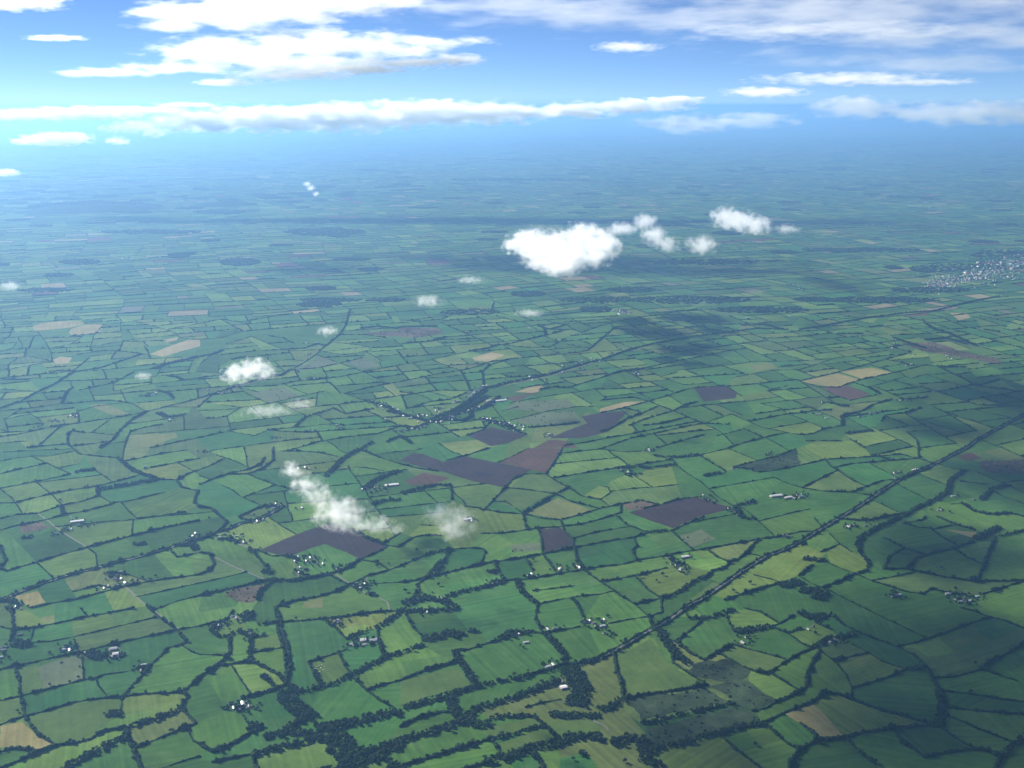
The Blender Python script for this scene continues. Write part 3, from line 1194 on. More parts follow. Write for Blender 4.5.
for i,(ar,P) in enumerate(pos):
    G=to_ground(P)
    if parea(G)<0: G=G[::-1]
    cpy=P[:,1].mean()
    if cpy<620: sub=split(G,36000 if cpy<420 else (52000 if cpy<500 else 90000))
    else: sub=[G]
    base_=pick(); two=False
    if len(sub)==1 and cpy>470 and abs(parea(G))>22000 and random.random()<.4:
        nck=len(CHORDS); sub=split(G,abs(parea(G))*.36,8); del CHORDS[nck:]; two=True
    for G_ in sub:
        f_=random.uniform(.8,1.25); h_=random.uniform(.85,1.2)
        polys.append((G_,.25+.25*i/len(pos))); cols.append((base_[0]*f_*h_,base_[1]*f_,base_[2]*f_,base_[3]) if two else (pick() if len(sub)>1 else base_))
CP_=[np.array([(t_[0]+float(a.split(',')[0])/4.8,t_[1]+float(a.split(',')[1])/4.8) for a in x_.split()]) for t_,k_,x_ in CROPS if k_!='none']
def incrop(x,y):
    for P in CP_:
        N_=np.roll(P,-1,axis=0); c_=((P[:,1]>y)!=(N_[:,1]>y))&(x<(N_[:,0]-P[:,0])*(y-P[:,1])/np.where(np.abs(N_[:,1]-P[:,1])<1e-9,1e-9,N_[:,1]-P[:,1])+P[:,0])
        if c_.sum()%2: return True
    return False
for (pi,pj) in CHORDS:
    hit=0
    for f_ in (.2,.5,.8):
        q_=pi+(pj-pi)*f_; a_,b_=project(q_[0:1],q_[1:2]); hit+=incrop(a_[0],b_[0])
    if hit: continue
    n_=max(2,int(np.hypot(*(pj-pi))/60)); tt_=np.linspace(0,1,n_)[:,None]; Q_=pi+(pj-pi)*tt_; nn=np.array([-(pj-pi)[1],(pj-pi)[0]]); nn=nn/np.hypot(*nn)
    Q_[1:-1]+=nn*np.array([random.gauss(0,3) for _ in range(n_-2)])[:,None]
    xx,yy=project(Q_[:,0],Q_[:,1]); lines.append([random.choice('aabbb') if yy.mean()<470 else 'a',0.0,np.stack([xx,yy],1)])
o=link(ngon_mesh('field_mosaic',polys,cols,M['fields'],0),'field_pattern'); tag(o,kind='structure')
# crops
def vnoise2(x,y): return (math.sin(x/37+1.1)*math.cos(y/61)+math.sin((x+1.7*y)/83+.5)+.6*math.sin((x*1.3-y)/29))/2.2
crop_items=[]
def ragged(G,amp):
    out=[]
    for a_,b_ in zip(G,np.roll(G,-1,axis=0)):
        L_=np.hypot(*(b_-a_)); n_=max(1,int(L_/18)); nv=np.array([-(b_-a_)[1],(b_-a_)[0]])/max(L_,1e-6); o_=0
        for k_ in range(n_): out.append(a_+(b_-a_)*k_/n_+nv*(o_ if k_ else 0)); o_=max(-amp,min(amp,o_+random.gauss(0,amp*.45)))
    return np.array(out)
SCRUB=[]
for k,((tx,ty),kind,txt) in enumerate(CROPS):
    if kind=='none': continue
    P=[(tx+float(a.split(',')[0])/4.8, ty+float(a.split(',')[1])/4.8) for a in txt.split()]
    G=to_ground(P); sa=.5*float(np.sum(G[:,0]*np.roll(G[:,1],-1)-np.roll(G[:,0],-1)*G[:,1]))
    if sa<0: G=G[::-1]
    if kind in('heath','moor','rough'):
        mnp,mxp=G.min(0),G.max(0); n_=int(abs(parea(G))/(260 if kind!='rough' else 1200)); n_=min(n_,1200)
        for _ in range(n_):
            q_=np.array([random.uniform(mnp[0],mxp[0]),random.uniform(mnp[1],mxp[1])]); P1_=np.roll(G,-1,axis=0)
            cr=((G[:,1]>q_[1])!=(P1_[:,1]>q_[1]))&(q_[0]<(P1_[:,0]-G[:,0])*(q_[1]-G[:,1])/np.where(np.abs(P1_[:,1]-G[:,1])<1e-9,1e-9,P1_[:,1]-G[:,1])+G[:,0])
            if cr.sum()%2 and (vnoise2(q_[0],q_[1])>random.uniform(-.9,.7)): SCRUB.append((q_[0],q_[1],random.uniform(1.2,3.6)))
        G=ragged(G,14 if kind!='rough' else 6)
    else: G=ragged(G,2.0)
    zz=.6+.008*k; me=bpy.data.meshes.new(CROPN[kind][0]); me.from_pydata([(x,y,zz) for x,y in G],[],[list(range(len(G)))]); me.materials.append(M[kind])
    o=link(me,CROPN[kind][0]); tag(o,kind='structure'); cpx=np.mean(P,axis=0); crop_items.append((o,CROPN[kind][1],cpx[0],cpx[1]))
unique_labels(crop_items)
# base ground to the horizon
def quadsheet(x0,y0,x1,y1,z,name,mat):
    me=bpy.data.meshes.new(name); me.from_pydata([(x0,y0,z),(x1,y0,z),(x1,y1,z),(x0,y1,z)],[],[(0,1,2,3)]); me.materials.append(mat); return link(me,name)
tag(quadsheet(-260000,-20000,260000,300000,0,'ground',M['ground']),kind='structure')
# ---------------------------------------------------------------- the country beyond the survey
TH=R(21); UX=np.array([math.cos(TH),math.sin(TH)]); VX=np.array([-math.sin(TH),math.cos(TH)])
def warp(P):
    P=np.asarray(P,float); x,y=P[:,0],P[:,1]
    dx=90*np.sin(y/710+1.3)+60*np.sin((x+y)/430)+140*np.sin(y/2900+x/5100); dy=80*np.sin(x/640+.4)+50*np.sin((x-y)/390+2)+200*np.sin(x/3700+.8)
    return np.stack([x+dx,y+dy],1)
def inzone(G):
    px,py=project(G[:,0],G[:,1]); return (px>-38)&(px<1062)&(py>YTOP)&(py<788)&(G[:,1]>300)
def vnoise(x,y): return (math.sin(x/2300+1.1)*math.cos(y/1900)+math.sin((x+1.7*y)/3900+.5)+.6*math.sin((x*1.3-y)/1100))/2.6
leaves=[]
def bsp(u0,v0,u1,v1,A):
    du,dv=u1-u0,v1-v0
    if du*dv<A*random.uniform(.6,1.9) or min(du,dv)<70: leaves.append((u0,v0,u1,v1)); return
    t=random.uniform(.34,.66)
    if du>dv*random.uniform(.8,1.9): m=u0+du*t; bsp(u0,v0,m,v1,A); bsp(m,v0,u1,v1,A)
    else: m=v0+dv*t; bsp(u0,v0,u1,m,A); bsp(u0,m,u1,v1,A)
B=1300.0; YF=58000.0
for iu in range(-60,75):
    for iv in range(-40,60):
        c=(iu+.5)*B*UX+(iv+.5)*B*VX
        if c[1]<-1500 or c[1]>YF or abs(c[0])>.62*max(c[1],0)+2600: continue
        D=math.hypot(*c); px,py=project(c[0],c[1])
        bsp(iu*B,iv*B,(iu+1)*B,(iv+1)*B, 56000 if D<14000 else (80000 if D<26000 else 150000))
fp=[];fc=[];wp=[]; HV=[];HF=[];hb=0; WV=[];WF=[];wb=0
def hstrip(P,w,h,step):
    global hb
    Q,N,L=resample(P,step); n=len(Q); ww=w*(.6+.8*rng.random(n)); hh=h*(.5+.9*rng.random(n))
    V=np.zeros((n,3,3)); V[:,0,:2]=Q+N*ww[:,None]/2; V[:,1,:2]=Q; V[:,2,:2]=Q-N*ww[:,None]/2; V[:,1,2]=hh; V[:,0,2]=V[:,2,2]=-.1
    i=np.arange(n-1)*3+hb; F=np.concatenate([np.stack([i,i+3,i+4,i+1],1),np.stack([i+1,i+4,i+5,i+2],1)]); HV.append(V.reshape(-1,3)); HF.append(F); hb+=3*n
def seg(u0,v0,u1,v1,step):
    L=math.hypot(u1-u0,v1-v0); n=max(1,int(round(L/step))); t=np.linspace(0,1,n+1)
    U=u0+(u1-u0)*t; V=v0+(v1-v0)*t; return warp(U[:,None]*UX+V[:,None]*VX)
for (u0,v0,u1,v1) in leaves:
    c=((u0+u1)/2*UX+(v0+v1)/2*VX); D=math.hypot(*c); stp=110 if D<16000 else 400
    e1=seg(u0,v0,u1,v0,stp); e2=seg(u1,v0,u1,v1,stp); e3=seg(u1,v1,u0,v1,stp); e4=seg(u0,v1,u0,v0,stp)
    P=np.concatenate([e1[:-1],e2[:-1],e3[:-1],e4[:-1]]); iz=inzone(P)
    if iz.all(): continue
    nz=vnoise(*c); wood=random.random()< (.02+(.12 if nz>.5 else 0)) and D>5500
    fp.append((P,.12)); 
    col=pick(); 
    if random.random()<.05: col=(*random.choice([(.20,.18,.08),(.09,.05,.045),(.17,.15,.08),(.10,.11,.06)]),col[3])
    fc.append(col)
    if wood and not iz.any(): wp.append((P,c,D))
    w,h=(6.5,4.6) if D<9000 else ((7,4.4) if D<20000 else (10,5))
    for e in (e1,e4):
        m=e.mean(0)[None]
        if inzone(m)[0] or random.random()<.1: continue
        k=random.random(); ww,hh=(w*2.2,h*2) if k<.14+.2*max(nz,0) else (w,h)
        hstrip(e,ww,hh,14 if D<9000 else (30 if D<16000 else 120))
tag(link(ngon_mesh('far_fields',fp,fc,M['fields'],0),'far_field_pattern'),kind='structure')
for P,c,D in wp:      # canopy of a distant wood: lumpy grid over the plot
    a=P.min(0); b=P.max(0); n=max(1,int((b[0]-a[0])*(b[1]-a[1])/ (110 if D<14000 else 320))); n=min(n,500)
    s=9 if D<14000 else 15
    x=a[0]+rng.random(n)*(b[0]-a[0]); y=a[1]+rng.random(n)*(b[1]-a[1]); cc=(b-a)/2; m=((x-a[0]-cc[0])/cc[0])**2+((y-a[1]-cc[1])/cc[1])**2<1.0
    x,y=x[m],y[m]; n=len(x)
    if n==0: continue
    r=s*(.6+.6*rng.random(n)); V,F=blobs(np.stack([x,y,r*.3],1),np.stack([r,r,r*.6],1)); WV.append(V); WF.append(F+wb); wb+=len(V)
HV.append(np.zeros((0,3)))
tag(link(mesh_np('far_hedges',np.concatenate(HV),np.concatenate(HF),[M['hedge']]),'distant_hedgerows'),'mesh of countless dark hedgerows fading towards the horizon','hedgerows',kind='stuff')
if WV: tag(link(mesh_np('far_woods',np.concatenate(WV),np.concatenate(WF),[M['wood']]),'distant_woodland'),'scattered dark woods in the distant plain','woodland',kind='stuff')
print('leaves',len(fp),'woods',len(wp))
for (px_,py_,rx,ry,hh_) in [(92,210,66,620,85),(222,205,30,380,60)]:
    g=ground(px_,py_); sc_=math.hypot(g[1],ALT)/FPX; RX=rx*sc_; n1,n2=60,24; V=[];F=[]
    for a_ in range(n1):
        for b_ in range(n2):
            u=a_/(n1-1)*2-1; v=b_/(n2-1)*2-1; r2=u*u+v*v; z=hh_*max(0,1-r2)**.8*(1+.12*math.sin(u*9+v*3)+.08*math.sin(v*11-u*4))+(random.uniform(-3,3) if r2<.95 else 0)
            V.append((g[0]+u*RX,g[1]+v*ry+u*RX*.3,z-1.5))
    for a_ in range(n1-1):
        for b_ in range(n2-1): i_=a_*n2+b_; F.append((i_,i_+n2,i_+n2+1,i_+1))
    tag(link(mesh_np('hill',V,F,[M['wood']]),'wooded_hill'),kind='structure')
# ---------------------------------------------------------------- lanes, main road
def gpath(l): 
    P=list(l[2])
    for (e,q) in l[3:]:
        if e==0: P=[q]+P
        else: P=P+[q]
    P=[p for p in P if p[1]>HOR+30]
    return to_ground(P)
VV=[];FF=[];b0=0
road_items=[]
for l in lines:
    if l[0]=='r':
        V,F=strip(gpath(l),5.5,1.25,'lane',None); o=link(mesh_np('lane',V,F,[M['lane']]),'lane'); tag(o,kind='structure'); c=l[2][len(l[2])//2]; road_items.append((o,'narrow pale country lane',c[0],c[1]))
for l in lines:
    if l[0]=='m':
        G=gpath(l); V,F=strip(G,8.5,1.3,'r',None); o=link(mesh_np('main_road',V,F,[M['asphalt']]),'main_road'); tag(o,kind='structure'); c=l[2][len(l[2])//2]
        road_items.append((o,'dark tree-lined main road stretch',c[0],c[1]))
        VV=[];FF=[];b0=0
        for off in (-3.9,0,3.9):
            V,F=strip(G,.35,1.32,'p',None,off=off); VV.append(V);FF.append(F+b0);b0+=len(V)
        mk=link(mesh_np('road_markings',np.concatenate(VV),np.concatenate(FF),[M['paint']]),'road_markings'); tag(mk,kind='structure')
        V,F=strip(G,20,1.0,'v',None); vg=link(mesh_np('road_verge',V,F,[M['moor']]),'road_verge'); tag(vg,kind='structure')
unique_labels(road_items)
# ---------------------------------------------------------------- hedges
hedge_list=[]; tree_pts=[]     # tree: x,y,h,belt
belts=[]
def hedge_blobs(G,h,w,dens,gap=.0):
    Q,N,L=resample(G,2.6 if h<6 else 3.4); n=len(Q)
    keep=rng.random(n)>gap
    # slow variation in thickness
    ph0=rng.random()*9; s=np.arange(n)*.11+ph0; f=.8+.3*np.sin(s)+.25*np.sin(s*2.7+1)
    hh=h*f*(.6+.7*rng.random(n)); ww=w*(.6+.6*rng.random(n))
    tr=rng.random(n)<dens; hh[tr]*=rng.uniform(1.3,2.0,tr.sum()); ww[tr]*=rng.uniform(1.2,1.8,tr.sum())
    C=np.zeros((n,3)); C[:,:2]=Q+N*((rng.random(n)-.5)*w*.4)[:,None]; C[:,2]=hh*.42
    V,F=blobs(C[keep],np.stack([ww*.6,ww*.6,hh*.58],1)[keep]); return V,F,L
for l in lines:
    k=l[0]
    if k=='f' or k=='r': continue
    G=gpath(l)
    if k in 'abc':
        h,w,d,gp={'a':(3.9,5.0,.05,0),'b':(5.6,7.4,.09,0),'c':(7.6,9.5,.10,0)}[k]
        V,F,L=hedge_blobs(G,h,w,d,gp); hedge_list.append([k,l,V,F,L,G])
    if k=='m':
        for s in (-1,1):
            Q,N,L=resample(G,20); Q2=Q+N*s*8; V,F,L=hedge_blobs(Q2,5.0,7,.1,0); l2=[k,0,l[2]]; hedge_list.append(['m%d'%s,l2,V,F,L,Q2])
    if k in 'cw' or k=='m':
        wd={'c':4,'w':l[1],'m':24}[k]; Q,N,L=resample(G,3.0)
        dens={'c':.14,'w':.27*max(1,l[1]/12),'m':.06}[k]; n=int(L*dens*(1.0 if k!='w' else 1.25))
        bi=len(belts); mid=l[2][len(l[2])//2]; belts.append([k,mid,L,wd])
        for _ in range(n):
            i=random.randrange(len(Q)); off=random.uniform(-.5,.5)*wd
            if k=='m' and abs(off)<8: off=math.copysign(8+abs(off)*.5,off if off else 1)
            p=Q[i]+N[i]*off+np.array([random.uniform(-2,2),random.uniform(-2,2)])
            tree_pts.append([p[0],p[1],(random.uniform(7,13) if random.random()<.5 else random.uniform(4.5,9)) if k!='c' else random.uniform(4.5,10),bi])
for (tx,ty),txt in HOUSES.items():
    for q_,a in enumerate(txt.split()):
        u,v=map(float,a.split(',')); px_,py_=tx+u/4.8,ty+v/4.8
        if py_<330: continue
        g=ground(px_,py_); bi=len(belts); belts.append(['g',(px_,py_),60,0])
        for _ in range(random.choice([1,2,3,4,6,7])):
            an=random.uniform(0,6.283); rr=random.uniform(16,34); tree_pts.append([g[0]+rr*math.cos(an),g[1]+rr*math.sin(an),random.uniform(7,12),bi])
def hpx(l): m=l[2].mean(0); return m[1]
score=[h[4]*({'a':.5,'b':.8,'c':1.4}.get(h[0],1.4))*((l2[1]-80)/600)**2 if (l2:=h[1][2].mean(0)) is not None else 0 for h in hedge_list]
idx=np.argsort(score)[::-1]; top=set(idx[:300].tolist())
items=[];RV=[];RF=[];rb=0
for i,h in enumerate(hedge_list):
    k,l,V,F,L,G=h
    if i in top:
        org=G.mean(0); V=V.copy(); V[:,:2]-=org
        o=link(mesh_np('hedgerow',V,F,[M['hedge']]),'hedgerow',loc=(org[0],org[1],0))
        P=l[2]; chord=np.hypot(*(G[-1]-G[0])); curved=chord<.93*L
        dp=P[-1]-P[0]; hor='level' if abs(dp[1])<.12*abs(dp[0]) else ('rising' if dp[0]*dp[1]<0 else 'falling')
        d='%s %s %shedge %s rightward'%('long' if L>700 else ('short' if L<260 else 'medium'),{'a':'thin','b':'dense','c':'tree-lined'}.get(k,'roadside'),'bent ' if curved else '',hor) if hor!='level' else '%s %s level %shedge'%('long' if L>700 else ('short' if L<260 else 'medium'),{'a':'thin','b':'dense','c':'tree-lined'}.get(k,'roadside'),'bent ' if curved else '')
        tag(o,None,'hedge','hedgerows between the fields'); m=P[len(P)//2]; items.append((o,d,m[0],m[1]))
    else: RV.append(V); RF.append(F+rb); rb+=len(V)
unique_labels(items)
if RV: tag(link(mesh_np('rest_hedges',np.concatenate(RV),np.concatenate(RF),[M['hedge']]),'minor_hedgerows'),'small remaining hedges between the middle-distance fields','hedgerows',kind='stuff')
# ---------------------------------------------------------------- trees
def tree_proto(seed,tall,mat):
    r=np.random.default_rng(seed); n=26
    a=r.random(n)*6.283; rad=np.sqrt(r.random(n))*.36; z=.35+.55*r.random(n); rad*=np.clip(1.25-np.abs(z-.55)*1.6,.3,1.2)
    C=np.stack([np.cos(a)*rad,np.sin(a)*rad,z],1); s=.09+.10*r.random(n)
    V,F=blobs(C,np.stack([s*1.1,s*1.1,s*.85],1)); V[:,0:2]*=tall; 
    crown=mesh_np('crown',V,F,[mat])
    # trunk with three limbs
    TV=[];TF=[]
    def limb(p0,p1,r0,r1):
        p0=np.array(p0);p1=np.array(p1); b=len(TV); ax=(p1-p0)/np.linalg.norm(p1-p0); u=np.cross(ax,[.3,.9,.1]); u/=np.linalg.norm(u); v=np.cross(ax,u)
        for p,rr in ((p0,r0),(p1,r1)):
            for k in range(7): t=k/7*6.283; TV.append(tuple(p+rr*(u*math.cos(t)+v*math.sin(t))))
        for k in range(7): TF.append((b+k,b+(k+1)%7,b+7+(k+1)%7,b+7+k))
    limb((0,0,-.02),(0,0,.4),.035,.024)
    for t in (0.3,2.5,4.4): limb((0,0,.36),(math.cos(t)*.2,math.sin(t)*.2,.66),.02,.008)
    me=bpy.data.meshes.new('trunk'); me.from_pydata(TV,[],TF); me.materials.append(M['bark'])
    return crown,me,(V,F)
protos=[tree_proto(3,1.0,M['tree']),tree_proto(5,1.25,M['tree']),tree_proto(8,.8,M['tree2']),tree_proto(12,1.1,M['tree2'])]
singles=[]   # individual trees: lone ones in fields first
LONE=[((0,608),'500,515 85,500 830,595 790,410 700,408 820,595 170,700 335,645'),((200,608),'460,55 100,690 20,655'),((400,608),'65,205 470,350 550,325 615,305 680,360 240,590 280,665 350,645 205,695 130,715 65,740 830,730'),
 ((600,608),'75,320 100,165 820,580 745,660 560,215 120,740'),((800,608),'360,745 235,640 500,650 560,300 840,270 820,410'),
 ((400,448),'80,495 220,620 185,660 640,540 880,710 830,730 25,690'),((200,448),'45,340 235,320 260,325 850,570 905,560'),((0,448),'290,255 310,320 170,155 460,235 420,185'),((600,448),'640,540 190,620 300,610 270,640 720,650 640,690'),((800,448),'680,580 690,590 430,55 745,680 470,610')]
for (tx,ty),txt in LONE:
    for a in txt.split():
        x,y=a.split(','); px,py=tx+float(x)/4.8,ty+float(y)/4.8; g=ground(px,py); singles.append((g[0],g[1],random.uniform(9,13),None,px,py))
tp=np.array(tree_pts); px,py=project(tp[:,0],tp[:,1]); vis=(px>2)&(px<1022)&(py>8)&(py<766)
dist=np.hypot(np.hypot(tp[:,0],tp[:,1]),ALT); sc=np.where(vis,tp[:,2]/dist,0); od=np.argsort(sc)[::-1]
nind=300-len(singles); pickset=set(od[:nind].tolist())
for i in od[:nind]: singles.append((tp[i,0],tp[i,1],tp[i,2],int(tp[i,3]),px[i],py[i]))
bn={}; used={}
names={'g':'farm garden','c':'hedge line','w':'tree belt','m':'main road verge'}
first=[True]*4; lone_items=[]
def blabel(b):
    if b in bn: return bn[b]
    k,mid,L,wd=belts[b]; r,lm=where(mid[0],mid[1]); base='%s %s %s'%(names[k] if not (k=='w' and L<160) else 'copse',r,lm[0]); used[base]=used.get(base,0)+1; n=used[base]
    bn[b]=(base if n==1 else ORD[n-1]+base); return bn[b]
for (x,y,h,b,qx,qy) in singles:
    j=random.randrange(4); cr,tk,_=protos[j]
    e=bpy.data.objects.new('broadleaf_tree',None); COL.objects.link(e); e.location=(x,y,0); s=h; e.scale=(s,s,s); e.rotation_euler.z=random.random()*6.28
    c=link(cr,'crown',e); t=link(tk,'trunk',e)
    if b is None: tag(e,None,'tree','lone trees in the pastures'); lone_items.append((e,'lone dark round field tree',qx,qy))
    else: tag(e,(' '.join(('dark round tree in the '+blabel(b)).split()[:16])),'tree','trees of the '+blabel(b))
unique_labels(lone_items)
CV,CF,cb=[],[],0
rest=[i for i in range(len(tp)) if i not in pickset]
X=tp[rest]; n=len(X)
parts=[]; rads=[]
for k in range(7):
    a=rng.random(n)*6.283; rr=X[:,2]*(.36 if k<6 else 0)*np.sqrt(rng.random(n)); z=X[:,2]*(.30+.09*k*(rng.random(n)*.7+.3)); 
    parts.append(np.stack([X[:,0]+np.cos(a)*rr,X[:,1]+np.sin(a)*rr,np.minimum(z,X[:,2]*.85)],1)); s=X[:,2]*(.16+.15*rng.random(n)); rads.append(np.stack([s,s,s*.85],1))
sb=np.array(SCRUB); parts.append(np.stack([sb[:,0],sb[:,1],sb[:,2]*.5+.4],1)); rads.append(np.stack([sb[:,2]*1.2,sb[:,2]*1.2,sb[:,2]],1))
V,F=blobs(np.concatenate(parts),np.concatenate(rads))
tag(link(mesh_np('woodland',V,F,[M['tree']]),'woodland'),'remaining trees of the belts, copses and hedge lines','woodland',kind='stuff')
print('trees',len(tp),'hedges',len(hedge_list))
# ---------------------------------------------------------------- buildings
def boxm(name,x0,y0,z0,x1,y1,z1,mat):
    V=[(x0,y0,z0),(x1,y0,z0),(x1,y1,z0),(x0,y1,z0),(x0,y0,z1),(x1,y0,z1),(x1,y1,z1),(x0,y1,z1)]
    F=[(0,3,2,1),(4,5,6,7),(0,1,5,4),(1,2,6,5),(2,3,7,6),(3,0,4,7)]; me=bpy.data.meshes.new(name); me.from_pydata(V,[],F); me.materials.append(mat); return me
def gable_wall(L,Wd,h,rh,mat):
    a,b=L/2,Wd/2; V=[(-a,-b,0),(a,-b,0),(a,b,0),(-a,b,0),(-a,-b,h),(a,-b,h),(a,b,h),(-a,b,h),(-a,0,h+rh),(a,0,h+rh)]
    F=[(0,1,5,4),(1,2,6,9,5),(2,3,7,6),(3,0,4,8,7)]; me=bpy.data.meshes.new('wall'); me.from_pydata(V,[],F); me.materials.append(mat); return me
def gable_roof(L,Wd,h,rh,mat,ov=.4,t=.25):
    a,b=L/2+ov,Wd/2+ov; z=h-ov*rh/(Wd/2)+.05; V=[(-a,-b,z),(a,-b,z),(a,0,h+rh+.05),(-a,0,h+rh+.05),(-a,b,z),(a,b,z)]; V+=[(x,y,zz+t) for x,y,zz in V]
    F=[(6,7,8,9),(9,8,11,10),(0,3,2,1),(3,4,5,2),(0,1,7,6),(4,10,11,5),(0,6,9,3),(3,9,10,4),(1,2,8,7),(2,5,11,8)]; me=bpy.data.meshes.new('roof'); me.from_pydata(V,[],F); me.materials.append(mat); return me
def make(kind):
    """list of (name, mesh, children)"""
    if kind[0]=='house':
        _,wm,rm=kind; L,Wd,h,rh=15,7.5,5.2,3.0
        P=[('wall',gable_wall(L,Wd,h,rh,M[wm]),[]),('roof',gable_roof(L,Wd,h,rh,M[rm]),[('chimney',boxm('chimney',-7,-.5,h+rh-1,-5.9,.5,h+rh+1.3,M['brick'])),('chimney',boxm('chimney',5.9,-.5,h+rh-1,7,.5,h+rh+1.3,M['brick']))])]
        P.append(('door',boxm('door',-.6,-Wd/2-.06,0,.6,-Wd/2+.05,2.2,M['doorp']),[]))
        for x in (-4.6,4.6): P.append(('window',boxm('window',x-.7,-Wd/2-.05,1,x+.7,-Wd/2+.05,2.3,M['glassd']),[]))
        return P
    if kind[0]=='barn':
        _,wm,rm,L,Wd=kind; h,rh=5.0,max(1.8,Wd*.13)
        return [('wall',gable_wall(L,Wd,h,rh,M[wm]),[]),('roof',gable_roof(L,Wd,h,rh,M[rm],.5),[]),('door',boxm('door',-2.4,-Wd/2-.08,0,2.4,-Wd/2+.05,4.1,M['greytin']),[])]
def place(P,name,x,y,rz,s=1,simple=False):
    e=bpy.data.objects.new(name,None); COL.objects.link(e); e.location=(x,y,0); e.rotation_euler.z=rz; e.scale=(s,s,s)
    for n,me,ch in P:
        if simple and n in('door','window'): continue
        o=link(me,n,e)
        if not simple:
            for n2,m2 in ch: link(m2,n2,o)
    return e
HP={k:make(k) for k in [('house','render','slate'),('house','cream','slate'),('house','render','tile')]}
BP={k:make(k) for k in [('barn','stonewall','tin',20,9),('barn','clad','tin',22,10),('barn','stonewall','greytin',18,8),('barn','render','whitetin',16,8)]}
HK=list(HP); BK=list(BP)
HD={HK[0]:'white slate-roofed house',HK[1]:'cream slate-roofed house',HK[2]:'white brown-roofed house'}
BD={BK[0]:'stone barn with pale roof',BK[1]:'long barn with pale roof',BK[2]:'small grey-roofed barn',BK[3]:'bright white-roofed outbuilding'}
bitems=[]; bigxy=[]; yards=[]
for (tx,ty),L in BIG.items():
    for (u,v,w,h,c) in L:
        px_,py_=tx+u/4.8,ty+v/4.8; g=ground(px_,py_); mpp=math.hypot(g[1],ALT)/FPX; ln=w/4.8*1.5*mpp*.95; wd=max(14,ln*.32)
        rm={'white':'whitetin','pale':'tin','grey':'greytin'}[c]
        P=make(('barn','clad' if c!='grey' else 'stonewall',rm,min(ln,120),min(wd,34))); e=place(P,'barn',g[0],g[1],R(20)+random.uniform(-.05,.05)); tag(e,None,'barn','large farm sheds'); bitems.append((e,'big long %s-roofed shed'%{'white':'white','pale':'pale grey','grey':'grey'}[c],px_,py_)); bigxy.append((px_,py_)); yards.append((g,18))
cnt=0
VR=random.Random(5)
for VP_,vn in (([(372,402),(395,412),(425,424)],22),([(402,430),(430,424),(455,418)],18),([(482,418),(500,424),(522,431)],16),([(438,412),(460,400),(486,386)],26),([(492,402),(510,400)],5),([(500,384),(530,378),(565,371)],16),([(555,368),(610,356)],10)):
    for _ in range(vn):
        k_=VR.randrange(len(VP_)-1); t_=VR.random(); x_=VP_[k_][0]+(VP_[k_+1][0]-VP_[k_][0])*t_+VR.gauss(0,1.5); y_=VP_[k_][1]+(VP_[k_+1][1]-VP_[k_][1])*t_+VR.gauss(0,1.6)
        HOUSES[(400,288)]+=' %.1f,%.1f'%((x_-400)*4.8,(y_-288)*4.8)
for (tx,ty),txt in HOUSES.items():
    big=[(tx+u/4.8,ty+v/4.8) for (u,v,*_) in BIG.get((tx,ty),[])]
    for a in txt.split():
        u,v=map(float,a.split(',')); px_,py_=tx+u/4.8,ty+v/4.8
        if any(math.hypot(px_-bx_,py_-by_)<2.5 for bx_,by_ in big): continue
        g=ground(px_,py_); D=math.hypot(g[1],ALT); simple=D>6500
        if random.random()<.5: k=HK[random.choice([0,0,1,1,1,2])]; P=HP[k]; d=HD[k]; nm='farmhouse'; cat='house'
        else: k=BK[random.choice([0,0,0,1,2,2,2,2,2,3])]; P=BP[k]; d=BD[k]; nm='barn'; cat='barn'
        s=random.uniform(.6,.95)*(1.0 if D<5000 else 1.15)
        e=place(P,nm,g[0],g[1],R(random.choice([20,20,110]))+random.uniform(-.15,.15),s,simple)
        tag(e,None,cat,'farm buildings' if cat=='barn' else 'houses of the farms and villages'); bitems.append((e,d,px_,py_)); yards.append((g,random.uniform(6,11))); cnt+=1
unique_labels(bitems)
TKV=[];TKF=[];tkb=0
SA=np.concatenate([l[2][:-1] for l in gl]); SB=np.concatenate([l[2][1:] for l in gl])
for q_,(_,_,px_,py_) in enumerate(bitems):
    if q_%5 or py_<450: continue
    p=np.array([px_,py_]); d_=SB-SA; t=np.clip(((p-SA)*d_).sum(1)/np.maximum((d_*d_).sum(1),1e-9),0,1); Q_=SA+d_*t[:,None]; dd=np.hypot(*(Q_-p).T); kk=np.argsort(dd)[random.choice([0,2,5,9])]
    if dd[kk]>13 or dd[kk]<2: continue
    a_=ground(*p); b_=ground(*Q_[kk]); m_=(a_+b_)/2+np.array([random.uniform(-8,8),random.uniform(-8,8)])
    V_,F_=strip(np.array([a_,m_,b_]),2.8,1.22,'t',None); TKV.append(V_); TKF.append(F_+tkb); tkb+=len(V_)
tag(link(mesh_np('farm_tracks',np.concatenate(TKV),np.concatenate(TKF),[M['lane']]),'farm_tracks'),kind='structure')
# yards of concrete and gravel round the buildings
V=[];F=[]
for i,(g,r) in enumerate(yards):
    b=len(V); n=9; z=1.36+i*.003
    for k in range(n): a=k/n*6.283; rr=r*random.uniform(.7,1.15); V.append((g[0]+rr*math.cos(a),g[1]+rr*math.sin(a),z))
    F.append(tuple(range(b,b+n)))
me=bpy.data.meshes.new('yards'); me.from_pydata(V,[],F); me.materials.append(M['yard']); tag(link(me,'yard_ground'),kind='structure')
